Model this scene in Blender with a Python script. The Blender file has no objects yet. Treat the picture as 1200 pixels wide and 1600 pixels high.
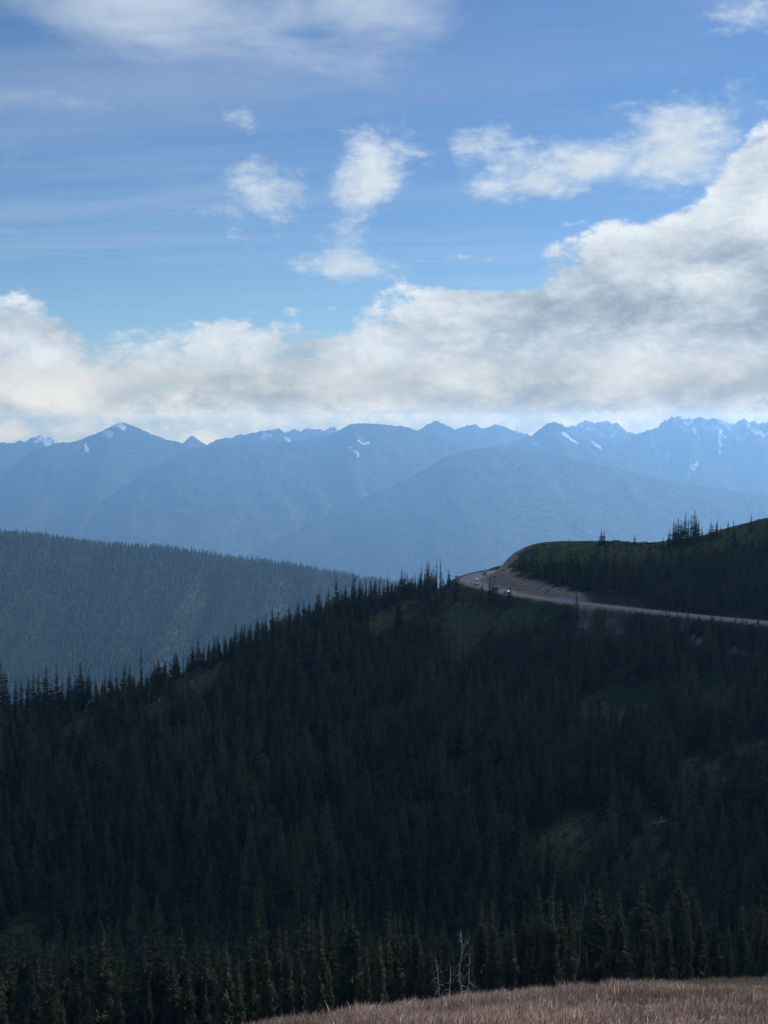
import bpy, bmesh, math, random
import numpy as np
from mathutils import Vector

scene = bpy.context.scene
COL = scene.collection

# ------------------------------------------------------------------ camera
F = 1800.0                                  # focal length for a 1200 x 1600 frame
PITCH = math.atan((800 - 655) / F)          # eye level lies a little above the middle of the frame
CP, SP = math.cos(PITCH), math.sin(PITCH)
cam_data = bpy.data.cameras.new('camera')
cam_data.sensor_fit = 'VERTICAL'
cam_data.sensor_height = 24.0
cam_data.lens = 24.0 * F / 1600.0
cam_data.clip_start = 0.1
cam_data.clip_end = 120000.0
cam = bpy.data.objects.new('camera', cam_data)
cam.rotation_euler = (math.pi / 2 - PITCH, 0, 0)
COL.objects.link(cam)
scene.camera = cam


def ray(u, v):
    """direction of a point of the view, scaled to forward distance 1 along world Y"""
    a, b = (u - 600) / F, (800 - v) / F
    d = np.array([a, CP + b * SP, -SP + b * CP])
    return d / d[1]


def at(u, v, Y):
    d = ray(u, v)
    return d * Y


def azel(u, v):
    d = ray(u, v)
    return math.atan2(d[0], d[1]), math.atan2(d[2], math.hypot(d[0], d[1]))


# ------------------------------------------------------------------ light
SUN_AZ = math.radians(45)      # to the right of the view direction (+Y)
SUN_EL = math.radians(40)
SUN_STRENGTH = 5.0
EXPOSURE = 0.5
SKY_STRENGTH = 0.073
HAZE_DENSITY, HAZE_TOP, HAZE_FAR = 7.4e-5, 85.0, 24800.0
SKY_TINT = (0.64, 0.81, 0.95, 1)

world = bpy.data.worlds.new('World')
scene.world = world
world.use_nodes = True
world.cycles.sampling_method = 'MANUAL'
world.cycles.sample_map_resolution = 256
NT = world.node_tree
NT.nodes.clear()


class S:
    """a socket with arithmetic"""
    tree = NT

    def __init__(self, sock):
        self.s = sock

    @staticmethod
    def op(name, *args, clamp=False):
        n = S.tree.nodes.new('ShaderNodeMath')
        n.operation = name
        n.use_clamp = clamp
        for i, a in enumerate(args):
            if isinstance(a, S):
                S.tree.links.new(a.s, n.inputs[i])
            else:
                n.inputs[i].default_value = float(a)
        return S(n.outputs[0])

    def __add__(self, o): return S.op('ADD', self, o)
    __radd__ = __add__
    def __sub__(self, o): return S.op('SUBTRACT', self, o)
    def __rsub__(self, o): return S.op('SUBTRACT', o, self)
    def __mul__(self, o): return S.op('MULTIPLY', self, o)
    __rmul__ = __mul__
    def __truediv__(self, o): return S.op('DIVIDE', self, o)
    def clamp(self): return S.op('ADD', self, 0.0, clamp=True)


def remap(x, a, b, c=0.0, d=1.0, smooth=True):
    n = S.tree.nodes.new('ShaderNodeMapRange')
    n.interpolation_type = 'SMOOTHSTEP' if smooth else 'LINEAR'
    S.tree.links.new(x.s, n.inputs['Value'])
    for k, val in zip(('From Min', 'From Max', 'To Min', 'To Max'), (a, b, c, d)):
        n.inputs[k].default_value = val
    return S(n.outputs[0])


def vec(x, y, z):
    n = S.tree.nodes.new('ShaderNodeCombineXYZ')
    for i, a in enumerate((x, y, z)):
        if isinstance(a, S):
            S.tree.links.new(a.s, n.inputs[i])
        else:
            n.inputs[i].default_value = a
    return n.outputs[0]


def noise(p, scale, detail=6.0, rough=0.55, lac=2.0, dist=0.0):
    n = S.tree.nodes.new('ShaderNodeTexNoise')
    n.noise_dimensions = '3D'
    S.tree.links.new(p, n.inputs['Vector'])
    n.inputs['Scale'].default_value = scale
    n.inputs['Detail'].default_value = detail
    n.inputs['Roughness'].default_value = rough
    n.inputs['Lacunarity'].default_value = lac
    n.inputs['Distortion'].default_value = dist
    return S(n.outputs['Fac'])


def curve(x, pts, x0, x1, y0, y1):
    n = S.tree.nodes.new('ShaderNodeFloatCurve')
    c = n.mapping.curves[0]
    pts = sorted(pts)
    P = [((a - x0) / (x1 - x0), (b - y0) / (y1 - y0)) for a, b in pts]
    c.points[0].location = P[0]
    c.points[1].location = P[-1]
    for q in P[1:-1]:
        c.points.new(*q)
    n.mapping.update()
    S.tree.links.new(((x - x0) * (1.0 / (x1 - x0))).s, n.inputs['Value'])
    return S(n.outputs[0]) * (y1 - y0) + y0


def mixc(f, a, b):
    n = S.tree.nodes.new('ShaderNodeMix')
    n.data_type = 'RGBA'
    if isinstance(f, S):
        S.tree.links.new(f.s, n.inputs[0])
    else:
        n.inputs[0].default_value = f
    for i, c in ((6, a), (7, b)):
        if isinstance(c, tuple):
            n.inputs[i].default_value = (*c, 1)
        else:
            S.tree.links.new(c, n.inputs[i])
    return n.outputs[2]


def build_sky():
    S.tree = NT
    tc = NT.nodes.new('ShaderNodeTexCoord')
    sp = NT.nodes.new('ShaderNodeSeparateXYZ')
    NT.links.new(tc.outputs['Generated'], sp.inputs[0])
    x, y, z = (S(o) for o in sp.outputs)
    DEG = 180 / math.pi
    A = S.op('ARCTAN2', x, y) * DEG
    E = S.op('ARCSINE', z) * DEG

    sky = NT.nodes.new('ShaderNodeTexSky')
    sky.sky_type = 'NISHITA'
    sky.sun_disc = False
    sky.sun_elevation = SUN_EL
    sky.sun_rotation = SUN_AZ
    sky.altitude = 1600
    sky.air_density = 1.0
    sky.dust_density = 0.0
    sky.ozone_density = 2.0

    # --- where the clouds are: a bank over the mountains, breaking up higher
    def ae(u, v):
        a, e = azel(u, v)
        return a * DEG, e * DEG
    def blob(u, v, ru, rv, w, acc, da=0.0):
        a, e = ae(u, v)
        ra, re = ru / F * DEG, rv / F * DEG
        p = S.op('MULTIPLY_ADD', A, 1 / ra, -a / ra)
        if isinstance(da, S):
            p = p + da
        q = S.op('MULTIPLY_ADD', E, 1 / re, -e / re)
        t = S.op('MULTIPLY_ADD', q, q, p * p)
        return S.op('MULTIPLY_ADD', S.op('POWER', math.exp(-0.8), t), w, acc)

    def billow(seed, scale, det, sz=1.9):
        """cauliflower relief: rounded heads, sharp creases"""
        p = vec(x + seed * 3.1, y - seed * 1.7, z * sz + seed)
        n1 = noise(p, scale, det, 0.52, 2.1, 0.25)
        n2 = noise(p, scale * 3.3, det - 1.0, 0.56, 2.1)
        return n1 + S.op('ABSOLUTE', n2 - 0.5) * 0.55 - 0.10

    wob = noise(vec(x, y, z * 2.2), 5.0, 3.0, 0.5)
    broad = noise(vec(x, y, z * 2.0 + 4.0), 6.5, 4.0, 0.5, 2.0, 0.3)
    ramp_pts = ((0.0, (0.30, 0.395, 0.50)), (0.3, (0.43, 0.53, 0.63)), (0.62, (0.62, 0.71, 0.785)), (1.0, (0.82, 0.885, 0.93)))

    def shade_color(f):
        ramp = NT.nodes.new('ShaderNodeValToRGB')
        cr = ramp.color_ramp
        cr.elements[0].position, cr.elements[0].color = ramp_pts[0][0], (*ramp_pts[0][1], 1)
        cr.elements[1].position, cr.elements[1].color = ramp_pts[-1][0], (*ramp_pts[-1][1], 1)
        for p, c in ramp_pts[1:-1]:
            e = cr.elements.new(p)
            e.color = (*c, 1)
        NT.links.new(f.s, ramp.inputs[0])
        up = NT.nodes.new('ShaderNodeMix')
        up.data_type = 'RGBA'
        up.blend_type = 'MULTIPLY'
        up.inputs[0].default_value = 1.0
        kk = 1.0 / (SKY_STRENGTH * 2 ** EXPOSURE)
        up.inputs[7].default_value = (kk, kk, kk, 1)
        NT.links.new(ramp.outputs[0], up.inputs[6])
        return up.outputs[2]

    def pts(*uv):
        return [ae(u, v) for u, v in uv]

    layers = []

    def bank(seed, top_pts, base_pts, scale, amp, depth, rim, low, edge, tones=(), fade=0.9, gaps=()):
        """one cumulus layer: ragged lit top following top_pts, grey flat base along base_pts"""
        top = curve(A, top_pts, -180, 180, -2, 24)
        bse = curve(A, base_pts, -180, 180, -4, 24)
        n = billow(seed, scale, 6.0)
        sd = top - E + (n - 0.5) * amp
        for b_ in gaps:
            sd = blob(*b_, sd)
        alpha = remap(sd, 0.0, edge)
        if fade:
            alpha = alpha * remap(E - bse + (broad - 0.5) * 3.6 + (n - 0.5) * 2.0, -fade, fade * 0.5)
        lit = S.op('POWER', math.exp(-1.0 / depth), S.op('MAXIMUM', sd, 0.0)) * (rim - low) + low
        lit = lit + (n - 0.5) * 2.4 + (broad - 0.5) * 1.1
        t = 0.0
        for b_ in tones:
            t = blob(*b_, t, (wob - 0.5) * 1.6)
        if tones:
            lit = lit + t
        layers.append((alpha, lit.clamp()))

    far_l = [(-180, 2.9), (-90, 3.2), (-40, 2.6)]; far_r = [(40, 2.9), (90, 3.3), (180, 2.9)]
    # the low far bank over the peaks
    bank(1.0, far_l + pts((0, 560), (120, 575), (260, 585), (420, 572), (600, 588), (760, 570), (900, 586), (1050, 574), (1200, 566)) + far_r,
         [(-180, -3.5), (180, -3.5)], 24.0, 3.6, 0.9, .95, .50, .4, fade=0.0)
    # the middle bank with dark flat bases
    mid_l = [(-180, 5.0), (-90, 5.5), (-40, 4.6)]; mid_r = [(40, 5.5), (90, 5.0), (180, 5.0)]
    bank(2.0, mid_l + pts((0, 520), (100, 540), (230, 548), (330, 535), (430, 522), (540, 545), (640, 540), (760, 505), (900, 500), (1000, 520), (1120, 500), (1200, 505)) + mid_r,
         [(-180, 1.2), (-40, 1.2)] + pts((0, 606), (90, 642), (200, 622), (300, 600), (430, 634), (540, 606), (650, 616), (760, 644), (880, 614), (1000, 592), (1090, 630), (1200, 612)) + [(40, 1.2), (180, 1.2)],
         14.0, 5.0, 1.7, 1.0, .22, .5, tones=((45, 585, 80, 40, .5), (706, 590, 26, 13, .7), (420, 548, 70, 22, .3), (1080, 570, 140, 40, .3), (900, 560, 80, 30, .2)))
    # the high bank, climbing to the right
    top_l = [(-180, 6.5), (-120, 8), (-70, 6), (-35, 7.0)]; top_r = [(30, 13), (60, 9), (110, 7), (180, 6.5)]
    bank(3.0, top_l + pts((0, 440), (50, 436), (105, 462), (170, 490), (290, 492), (360, 470), (450, 482), (520, 476), (580, 458), (640, 432), (700, 398), (790, 380), (900, 352), (1000, 322), (1070, 275), (1130, 225), (1200, 170)) + top_r,
         [(-180, 2.6), (-40, 2.6)] + pts((0, 565), (200, 570), (420, 575), (600, 570), (760, 560), (900, 560), (1050, 560), (1200, 560)) + [(40, 3.5), (180, 2.6)],
         12.5, 7.0, 3.0, 1.0, .64, 1.3, tones=((60, 500, 120, 26, -.2), (870, 400, 160, 24, -.12), (1000, 440, 160, 22, .15), (1150, 330, 120, 40, .2), (480, 548, 40, 26, -.25)), fade=1.6, gaps=((720, 432, 60, 14, -2.6), (800, 440, 40, 12, -2.0), (1135, 488, 50, 18, -2.4), (960, 320, 30, 22, -1.6), (1060, 300, 40, 16, -1.2), (620, 470, 30, 14, -1.0)))
    # single puffs
    puffs = 0.0
    for b_ in ((590, 218, 62, 42, .50), (575, 298, 76, 40, .56), (432, 315, 66, 50, .70), (530, 360, 40, 20, .32), (385, 262, 45, 24, .45), (380, 185, 36, 22, .38), (540, 412, 80, 26, .62), (600, 425, 60, 24, .35), (40, 450, 80, 18, .35),
               (735, 228, 86, 30, .48), (800, 262, 60, 34, .36), (860, 285, 80, 30, .52), (770, 305, 60, 22, .36), (905, 240, 50, 24, .22),
               (1010, 225, 84, 54, .54), (1140, 185, 100, 44, .46), (1085, 262, 80, 36, .42), (930, 262, 40, 24, .25), (1165, 10, 70, 36, .50), (1170, 120, 44, 20, .36), (498, 290, 20, 60, -.36), (670, 330, 50, 40, -.2), (690, 250, 14, 60, -.3), (960, 300, 26, 26, -.2)):
        puffs = blob(*b_, puffs)
    n4 = billow(4.0, 17.0, 7.0)
    dp = n4 * 1.5 + puffs - 1.06
    layers.append((remap(dp, -0.14, 0.58) * 0.92, (remap(dp, 0.0, 0.6, 0.98, 0.74) + (n4 - 0.5) * 0.9).clamp()))

    # --- high thin veils, drawn out by the wind
    zz = S.op('MAXIMUM', z, 0.04)
    px, py = x / zz, y / zz
    wisp = noise(vec(px * 0.62 + py * 0.16, py * 0.36 - px * 0.12, 3.1), 2.1, 8.0, 0.60, 2.0, 0.5)
    wisp2 = noise(vec(px * 0.25 - py * 0.3, py * 1.2 + px * 0.3, 7.7), 0.9, 6.0, 0.58, 2.0, 0.5)
    vcov = remap(E, 16.0, 22.0, 0.0, 0.03)
    for u, v, ru, rv, w in ((230, 10, 230, 66, .36), (610, 25, 120, 80, .24), (330, 110, 90, 40, .06), (930, 60, 220, 90, -.22), (800, 20, 80, 60, -.10), (1150, 20, 80, 40, .1), (120, 260, 260, 80, .03)):
        a, e = ae(u, v)
        ra, re = ru / F * DEG, rv / F * DEG
        p = S.op('MULTIPLY_ADD', A, 1 / ra, -a / ra)
        q = S.op('MULTIPLY_ADD', E, 1 / re, -e / re)
        t = S.op('MULTIPLY_ADD', q, q, p * p)
        vcov = S.op('MULTIPLY_ADD', S.op('POWER', math.exp(-0.8), t), w, vcov)
    veil = remap(wisp + vcov, 0.58, 0.98, 0.0, 0.8) + remap(wisp2, 0.42, 0.8, 0.0, 0.26)
    veil = veil * remap(E, 3.0, 9.0)
    veil = S.op('MINIMUM', veil, 0.85)

    k = 1.0 / (SKY_STRENGTH * 2 ** EXPOSURE)
    tint = NT.nodes.new('ShaderNodeMix'); tint.data_type = 'RGBA'; tint.blend_type = 'MULTIPLY'
    tint.inputs[0].default_value = 1.0; tint.inputs[7].default_value = SKY_TINT
    NT.links.new(sky.outputs[0], tint.inputs[6])
    c = mixc(veil, tint.outputs[2], tuple(k * t for t in (0.60, 0.69, 0.80)))
    for alpha, lit in layers:
        c = mixc(alpha, c, shade_color(lit))
    # low sky colour brightened and warmed to offset the haze before it
    path = S.op('MINIMUM', S.op('DIVIDE', HAZE_TOP, S.op('MAXIMUM', z, 0.0005)), HAZE_FAR)
    T = S.op('POWER', math.exp(-HAZE_DENSITY * 1000.0), path * 0.001)
    near_w = remap(E, 1.8, 3.6, 1.0, 0.0)

    def low_gain(app, air, cloud):
        g = (app - (1.0 - T) * air) / (T * cloud)
        return (g - 1.0) * near_w + 1.0
    mul = NT.nodes.new('ShaderNodeMix'); mul.data_type = 'RGBA'; mul.blend_type = 'MULTIPLY'
    mul.inputs[0].default_value = 1.0
    NT.links.new(c, mul.inputs[6])
    NT.links.new(vec(low_gain(.62, .13, .64), low_gain(.67, .33, .72), low_gain(.72, .66, .79)), mul.inputs[7])
    c = mul.outputs[2]
    bg = NT.nodes.new('ShaderNodeBackground')
    bg.inputs['Strength'].default_value = SKY_STRENGTH
    out = NT.nodes.new('ShaderNodeOutputWorld')
    NT.links.new(c, bg.inputs['Color'])
    NT.links.new(bg.outputs[0], out.inputs['Surface'])


build_sky()

sun_data = bpy.data.lights.new('sun', 'SUN')
sun_data.energy = SUN_STRENGTH
sun_data.angle = math.radians(0.53)
sun_data.color = (1.0, 0.96, 0.91)
sun = bpy.data.objects.new('sun', sun_data)
sdir = Vector((math.sin(SUN_AZ) * math.cos(SUN_EL), math.cos(SUN_AZ) * math.cos(SUN_EL), math.sin(SUN_EL)))
sun.rotation_euler = sdir.to_track_quat('Z', 'Y').to_euler()
sun.location = (0, 0, 300)
COL.objects.link(sun)

scene.view_settings.view_transform = 'Standard'
scene.view_settings.look = 'None'
scene.view_settings.exposure = EXPOSURE
scene.view_settings.gamma = 1.0
scene.cycles.max_bounces = 5
scene.cycles.diffuse_bounces = 2
scene.cycles.volume_bounces = 0
scene.cycles.use_adaptive_sampling = True
scene.cycles.adaptive_threshold = 0.007
scene.cycles.adaptive_min_samples = 24
scene.cycles.use_denoising = True
scene.cycles.denoising_input_passes = 'RGB_ALBEDO_NORMAL'
scene.cycles.denoising_prefilter = 'NONE'

# ------------------------------------------------------------------ helpers
rng = np.random.default_rng(11)
random.seed(11)


def hash2(ix, iy, seed):
    h = (ix.astype(np.int64) * 374761393 + iy.astype(np.int64) * 668265263 + seed * 974711) & 0xFFFFFFFF
    h = ((h ^ (h >> 13)) * 1274126177) & 0xFFFFFFFF
    h = h ^ (h >> 16)
    return (h & 0xFFFFFF) / float(0xFFFFFF)


def vnoise(x, y, seed=0):
    x = np.asarray(x, float); y = np.asarray(y, float)
    ix, iy = np.floor(x), np.floor(y)
    fx, fy = x - ix, y - iy
    fx = fx * fx * fx * (fx * (fx * 6 - 15) + 10)
    fy = fy * fy * fy * (fy * (fy * 6 - 15) + 10)
    a = hash2(ix, iy, seed); b = hash2(ix + 1, iy, seed)
    c = hash2(ix, iy + 1, seed); d = hash2(ix + 1, iy + 1, seed)
    return (a + (b - a) * fx) * (1 - fy) + (c + (d - c) * fx) * fy - 0.5


def fbm(x, y, octaves=5, seed=0, gain=0.5, ridged=False):
    x = np.asarray(x, float); y = np.asarray(y, float)
    t = np.zeros(np.broadcast(x, y).shape); amp = 1.0
    cs, sn = math.cos(0.6), math.sin(0.6)
    for o in range(octaves):
        n = vnoise(x, y, seed + o * 17)
        t += amp * ((0.5 - np.abs(n) * 2.0) if ridged else n)
        amp *= gain
        x, y = (x * cs - y * sn) * 2.03 + 3.7, (x * sn + y * cs) * 2.03 + 1.3
    return t


def sstep(x, a, b):
    t = np.clip((x - a) / (b - a), 0, 1)
    return t * t * (3 - 2 * t)


def tag(o, label=None, cat=None, group=None, kind=None):
    if label: o['label'] = label
    if cat: o['category'] = cat
    if group: o['group'] = group
    if kind: o['kind'] = kind
    return o


def link(name, mesh, parent=None):
    o = bpy.data.objects.new(name, mesh)
    COL.objects.link(o)
    if parent is not None:
        o.parent = parent
    return o


def mesh_np(name, verts, faces, mats=(), smooth=False, midx=None):
    """faces: (n,3) or (n,4) index array"""
    m = bpy.data.meshes.new(name)
    verts = np.asarray(verts, np.float32); faces = np.asarray(faces, np.int32)
    k = faces.shape[1]
    m.vertices.add(len(verts)); m.vertices.foreach_set('co', verts.ravel())
    m.loops.add(faces.size); m.loops.foreach_set('vertex_index', faces.ravel())
    m.polygons.add(len(faces))
    m.polygons.foreach_set('loop_start', np.arange(0, faces.size, k, dtype=np.int32))
    for q in mats:
        m.materials.append(q)
    if midx is not None:
        m.polygons.foreach_set('material_index', np.asarray(midx, np.int32))
    m.polygons.foreach_set('use_smooth', np.full(len(faces), smooth))
    m.update(calc_edges=True)
    m.validate()
    return m


def grid_mesh(name, X, Y, Z, mats, smooth=True):
    ny, nx = X.shape
    v = np.stack([X, Y, Z], -1).reshape(-1, 3)
    i = np.arange(ny * nx).reshape(ny, nx)
    f = np.stack([i[:-1, :-1], i[:-1, 1:], i[1:, 1:], i[1:, :-1]], -1).reshape(-1, 4)
    return mesh_np(name, v, f, mats, smooth)


def color_attr(m, name, arr):
    a = m.attributes.new(name, 'FLOAT_COLOR', 'POINT')
    c = np.ones((len(m.vertices), 4), np.float32)
    c[:, :3] = arr.reshape(-1, 3)
    a.data.foreach_set('color', c.ravel())


class MB:
    """collects polygons for one mesh"""
    def __init__(self):
        self.v, self.f = [], []

    def poly(self, pts):
        b = len(self.v)
        self.v += [tuple(p) for p in pts]
        self.f.append(tuple(range(b, b + len(pts))))

    def tube(self, pts, radii, n=6, cap=True):
        rings = []
        for i, p in enumerate(pts):
            p = Vector(p)
            a = Vector(pts[max(i - 1, 0)]); c = Vector(pts[min(i + 1, len(pts) - 1)])
            t = (c - a).normalized()
            s = t.cross(Vector((0.31, 0.95, 0.11)) if abs(t.y) < 0.9 else Vector((1, 0, 0))).normalized()
            w = t.cross(s)
            b = len(self.v)
            for k in range(n):
                g = 2 * math.pi * k / n
                self.v.append(tuple(p + (s * math.cos(g) + w * math.sin(g)) * radii[i]))
            rings.append(b)
        for a, b in zip(rings, rings[1:]):
            for k in range(n):
                self.f.append((a + k, a + (k + 1) % n, b + (k + 1) % n, b + k))
        if cap:
            self.f.append(tuple(rings[0] + k for k in reversed(range(n))))
            self.f.append(tuple(rings[-1] + k for k in range(n)))

    def box(self, c, s):
        x, y, z = c; a, b, d = (q / 2 for q in s)
        P = [(x + i * a, y + j * b, z + k * d) for k in (-1, 1) for j in (-1, 1) for i in (-1, 1)]
        o = len(self.v)
        self.v += P
        for f in ((0, 2, 3, 1), (4, 5, 7, 6), (0, 1, 5, 4), (2, 6, 7, 3), (0, 4, 6, 2), (1, 3, 7, 5)):
            self.f.append(tuple(o + q for q in f))

    def mesh(self, name, mat, smooth=False):
        m = bpy.data.meshes.new(name)
        m.from_pydata(self.v, [], self.f)
        m.materials.append(mat)
        if smooth:
            m.polygons.foreach_set('use_smooth', [True] * len(m.polygons))
        m.update()
        return m


# ------------------------------------------------------------------ materials
def new_mat(name):
    m = bpy.data.materials.new(name)
    m.use_nodes = True
    t = m.node_tree
    t.nodes.clear()
    b = t.nodes.new('ShaderNodeBsdfPrincipled')
    o = t.nodes.new('ShaderNodeOutputMaterial')
    t.links.new(b.outputs[0], o.inputs['Surface'])
    b.inputs['Roughness'].default_value = 0.9
    b.inputs['Specular IOR Level'].default_value = 0.2
    S.tree = t
    return m, t, b


def obj_pos(t, which='Object'):
    n = t.nodes.new('ShaderNodeTexCoord')
    return n.outputs[which]


def bump(t, b, height, strength, dist):
    n = t.nodes.new('ShaderNodeBump')
    n.inputs['Strength'].default_value = strength
    n.inputs['Distance'].default_value = dist
    t.links.new(height.s, n.inputs['Height'])
    t.links.new(n.outputs[0], b.inputs['Normal'])


def plain(name, c1, c2, scale, rough=0.9, detail=4.0, spec=0.2, metal=0.0):
    m, t, b = new_mat(name)
    f = remap(noise(obj_pos(t), scale, detail, 0.6), 0.3, 0.7)
    t.links.new(mixc(f, c1, c2), b.inputs['Base Color'])
    b.inputs['Roughness'].default_value = rough
    b.inputs['Specular IOR Level'].default_value = spec
    b.inputs['Metallic'].default_value = metal
    return m


def foliage(name, c1, c2, c3):
    m, t, b = new_mat(name)
    oi = t.nodes.new('ShaderNodeObjectInfo')
    r = S(oi.outputs['Random'])
    n = remap(noise(obj_pos(t), 0.9, 3.0, 0.6), 0.36, 0.64)
    c = mixc(n, c1, c2)
    c = mixc(remap(r, 0.45, 1.0), c, c3)
    t.links.new(c, b.inputs['Base Color'])
    b.inputs['Roughness'].default_value = 0.75
    b.inputs['Specular IOR Level'].default_value = 0.12
    glow = t.nodes.new('ShaderNodeBsdfTranslucent')          # needles let some light through
    t.links.new(c, glow.inputs['Color'])
    mx = t.nodes.new('ShaderNodeMixShader')
    mx.inputs[0].default_value = 0.35
    out = next(q for q in t.nodes if q.type == 'OUTPUT_MATERIAL')
    t.links.new(b.outputs[0], mx.inputs[1]); t.links.new(glow.outputs[0], mx.inputs[2])
    t.links.new(mx.outputs[0], out.inputs['Surface'])
    return m


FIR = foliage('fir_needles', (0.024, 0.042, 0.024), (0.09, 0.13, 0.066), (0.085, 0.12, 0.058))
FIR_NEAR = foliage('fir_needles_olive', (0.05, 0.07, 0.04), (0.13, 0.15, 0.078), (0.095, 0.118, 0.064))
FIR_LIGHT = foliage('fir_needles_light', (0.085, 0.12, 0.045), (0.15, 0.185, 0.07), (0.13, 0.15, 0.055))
FIR_BROWN = foliage('fir_needles_dry', (0.06, 0.05, 0.036), (0.085, 0.066, 0.046), (0.07, 0.055, 0.04))
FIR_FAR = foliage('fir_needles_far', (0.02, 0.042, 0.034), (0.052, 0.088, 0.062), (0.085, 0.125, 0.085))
BARK = plain('bark', (0.06, 0.05, 0.042), (0.13, 0.11, 0.095), 3.0)
DEADWOOD = plain('weathered_wood', (0.22, 0.21, 0.20), (0.40, 0.385, 0.36), 4.0)
ASPHALT = plain('asphalt', (0.19, 0.192, 0.196), (0.27, 0.268, 0.265), 0.35, 0.85)


# ------------------------------------------------------------------ near terrain
CREST_L = [(-120, 1130, 490), (0, 1112, 500), (150, 1097, 512), (260, 1068, 525), (330, 1034, 540), (420, 996, 562),
           (500, 964, 585), (560, 942, 602), (640, 928, 625), (690, 917, 640)]
CREST_R = [(786, 884, 668), (820, 863, 666), (890, 852, 662), (960, 850, 657), (1040, 853, 652), (1100, 845, 650),
           (1200, 818, 650), (1320, 800, 650)]
ROAD = [(1420, 992, 488), (1300, 982, 504), (1200, 973, 520), (1100, 964, 536), (1000, 953, 553), (900, 942, 573), (840, 934, 588), (800, 927, 600),
        (768, 919, 614), (747, 912, 630), (740, 906, 647), (750, 899, 668), (775, 893, 692), (812, 889, 715), (860, 886, 742)]
cps = []
for u, v, Y in CREST_L:
    p = at(u, v, Y)
    cps += [p, p + (0, 45, -20), p + (0, 130, -88), p + (0, 300, -240)]
for u, v, Y in CREST_R:
    p = at(u, v, Y)
    cps += [p, p + (0, 50, -7), p + (0, 140, -60), p + (0, 320, -220)]
rows = {0: [(1500, 330), (1400, 370), (1300, 410), (1200, 455)],
        300: [(1500, 330), (1400, 368), (1300, 408), (1200, 453), (1110, 503)],
        600: [(1500, 328), (1400, 364), (1300, 404), (1200, 450), (1100, 505), (1000, 568)],
        900: [(1500, 322), (1400, 357), (1300, 396), (1200, 440), (1100, 492), (1000, 545)],
        1200: [(1500, 315), (1400, 349), (1300, 385), (1200, 425), (1100, 467), (1010, 503)]}
for u, L in rows.items():
    for v, Y in L:
        cps.append(at(u, v, Y))
        if u == 0: cps.append(at(-250, v, Y))
        if u == 1200: cps.append(at(1450, v, Y))
cps += [at(*q) for q in ROAD[:12]]
cps += [at(*q) for q in ((800, 895, 632), (850, 906, 614), (905, 922, 597), (792, 887, 655), (1000, 925, 580), (1100, 930, 565), (1200, 925, 560), (1000, 890, 610), (1100, 890, 600), (1200, 880, 600))]
# valley side below the meadow
for u in (-200, 0, 300, 600, 900, 1200, 1400):
    cps += [at(u, 1604, 190), at(u, 1594, 260), at(u, 1572, 305)]
cps += [at(*q) for q in ((0, 1690, 100), (200, 1655, 104), (350, 1628, 104), (450, 1610, 100), (600, 1602, 100), (750, 1592, 102),
                         (900, 1580, 105), (1050, 1568, 108), (1200, 1562, 110), (1400, 1556, 112))]
# the meadow shoulder
MEADOW = [(380, 1624, 70), (450, 1607, 72), (500, 1594, 74), (600, 1580, 77), (700, 1567, 80), (850, 1552, 83), (1000, 1543, 85), (1200, 1539, 87), (1400, 1536, 88)]
cps += [at(*q) for q in MEADOW]
cps += [at(*q) for q in ((600, 1612, 62), (800, 1600, 63), (1000, 1596, 62), (1200, 1596, 62), (1400, 1596, 62))]
for x in (-60, -25, 0, 25, 60):
    cps += [np.array((x, 4.0, -3.0)), np.array((x, 14.0, -9.6)), np.array((x, 28.0, -18.2)), np.array((x, 42.0, -25.5)), np.array((x, 0.0, -1.65)), np.array((x, -40.0, -1.0))]
for x, y, z in ((-420, 0, -45), (-420, 150, -120), (-420, 320, -190), (-420, 600, -250), (-420, 900, -420), (-200, 0, -8), (200, 0, -8), (480, 0, -20), (480, 200, -95), (480, 330, -118),
                (480, 500, -80), (480, 660, -55), (480, 950, -230), (-420, -60, -20), (480, -60, -10), (0, -60, 0)):
    cps.append(np.array((x, y, z), float))
CPS = np.array(cps)
# drop near duplicates
keep = []
for i, p in enumerate(CPS):
    if all(np.hypot(*(p[:2] - CPS[j][:2])) > 5.0 for j in keep):
        keep.append(i)
CPS = CPS[keep]


def tps_kernel(r2):
    return 0.5 * r2 * np.log(r2 + 1e-9)


_n = len(CPS)
_sc = 100.0
_xy = CPS[:, :2] / _sc
_K = tps_kernel(((_xy[:, None] - _xy[None]) ** 2).sum(-1)) + np.eye(_n) * 0.004
_P = np.c_[np.ones(_n), _xy]
_A = np.zeros((_n + 3, _n + 3))
_A[:_n, :_n] = _K; _A[:_n, _n:] = _P; _A[_n:, :_n] = _P.T
_W = np.linalg.solve(_A, np.r_[CPS[:, 2], 0, 0, 0])


def natural(x, y):
    x = np.asarray(x, float); y = np.asarray(y, float)
    sh = x.shape
    q = np.stack([x.ravel(), y.ravel()], -1) / _sc
    out = np.empty(len(q))
    for i in range(0, len(q), 20000):
        c = q[i:i + 20000]
        r2 = ((c[:, None] - _xy[None]) ** 2).sum(-1)
        out[i:i + 20000] = tps_kernel(r2) @ _W[:_n] + _W[_n] + c @ _W[_n + 1:]
    out = out.reshape(sh)
    far = sstep(y, 115, 330) * (1 - 0.75 * sstep(y, 470, 560))
    out = out + far * (fbm(x / 75, y / 75, 3, 5) * 7.0) + fbm(x / 16, y / 16, 3, 9) * (0.35 + 0.9 * far)
    return out


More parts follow.
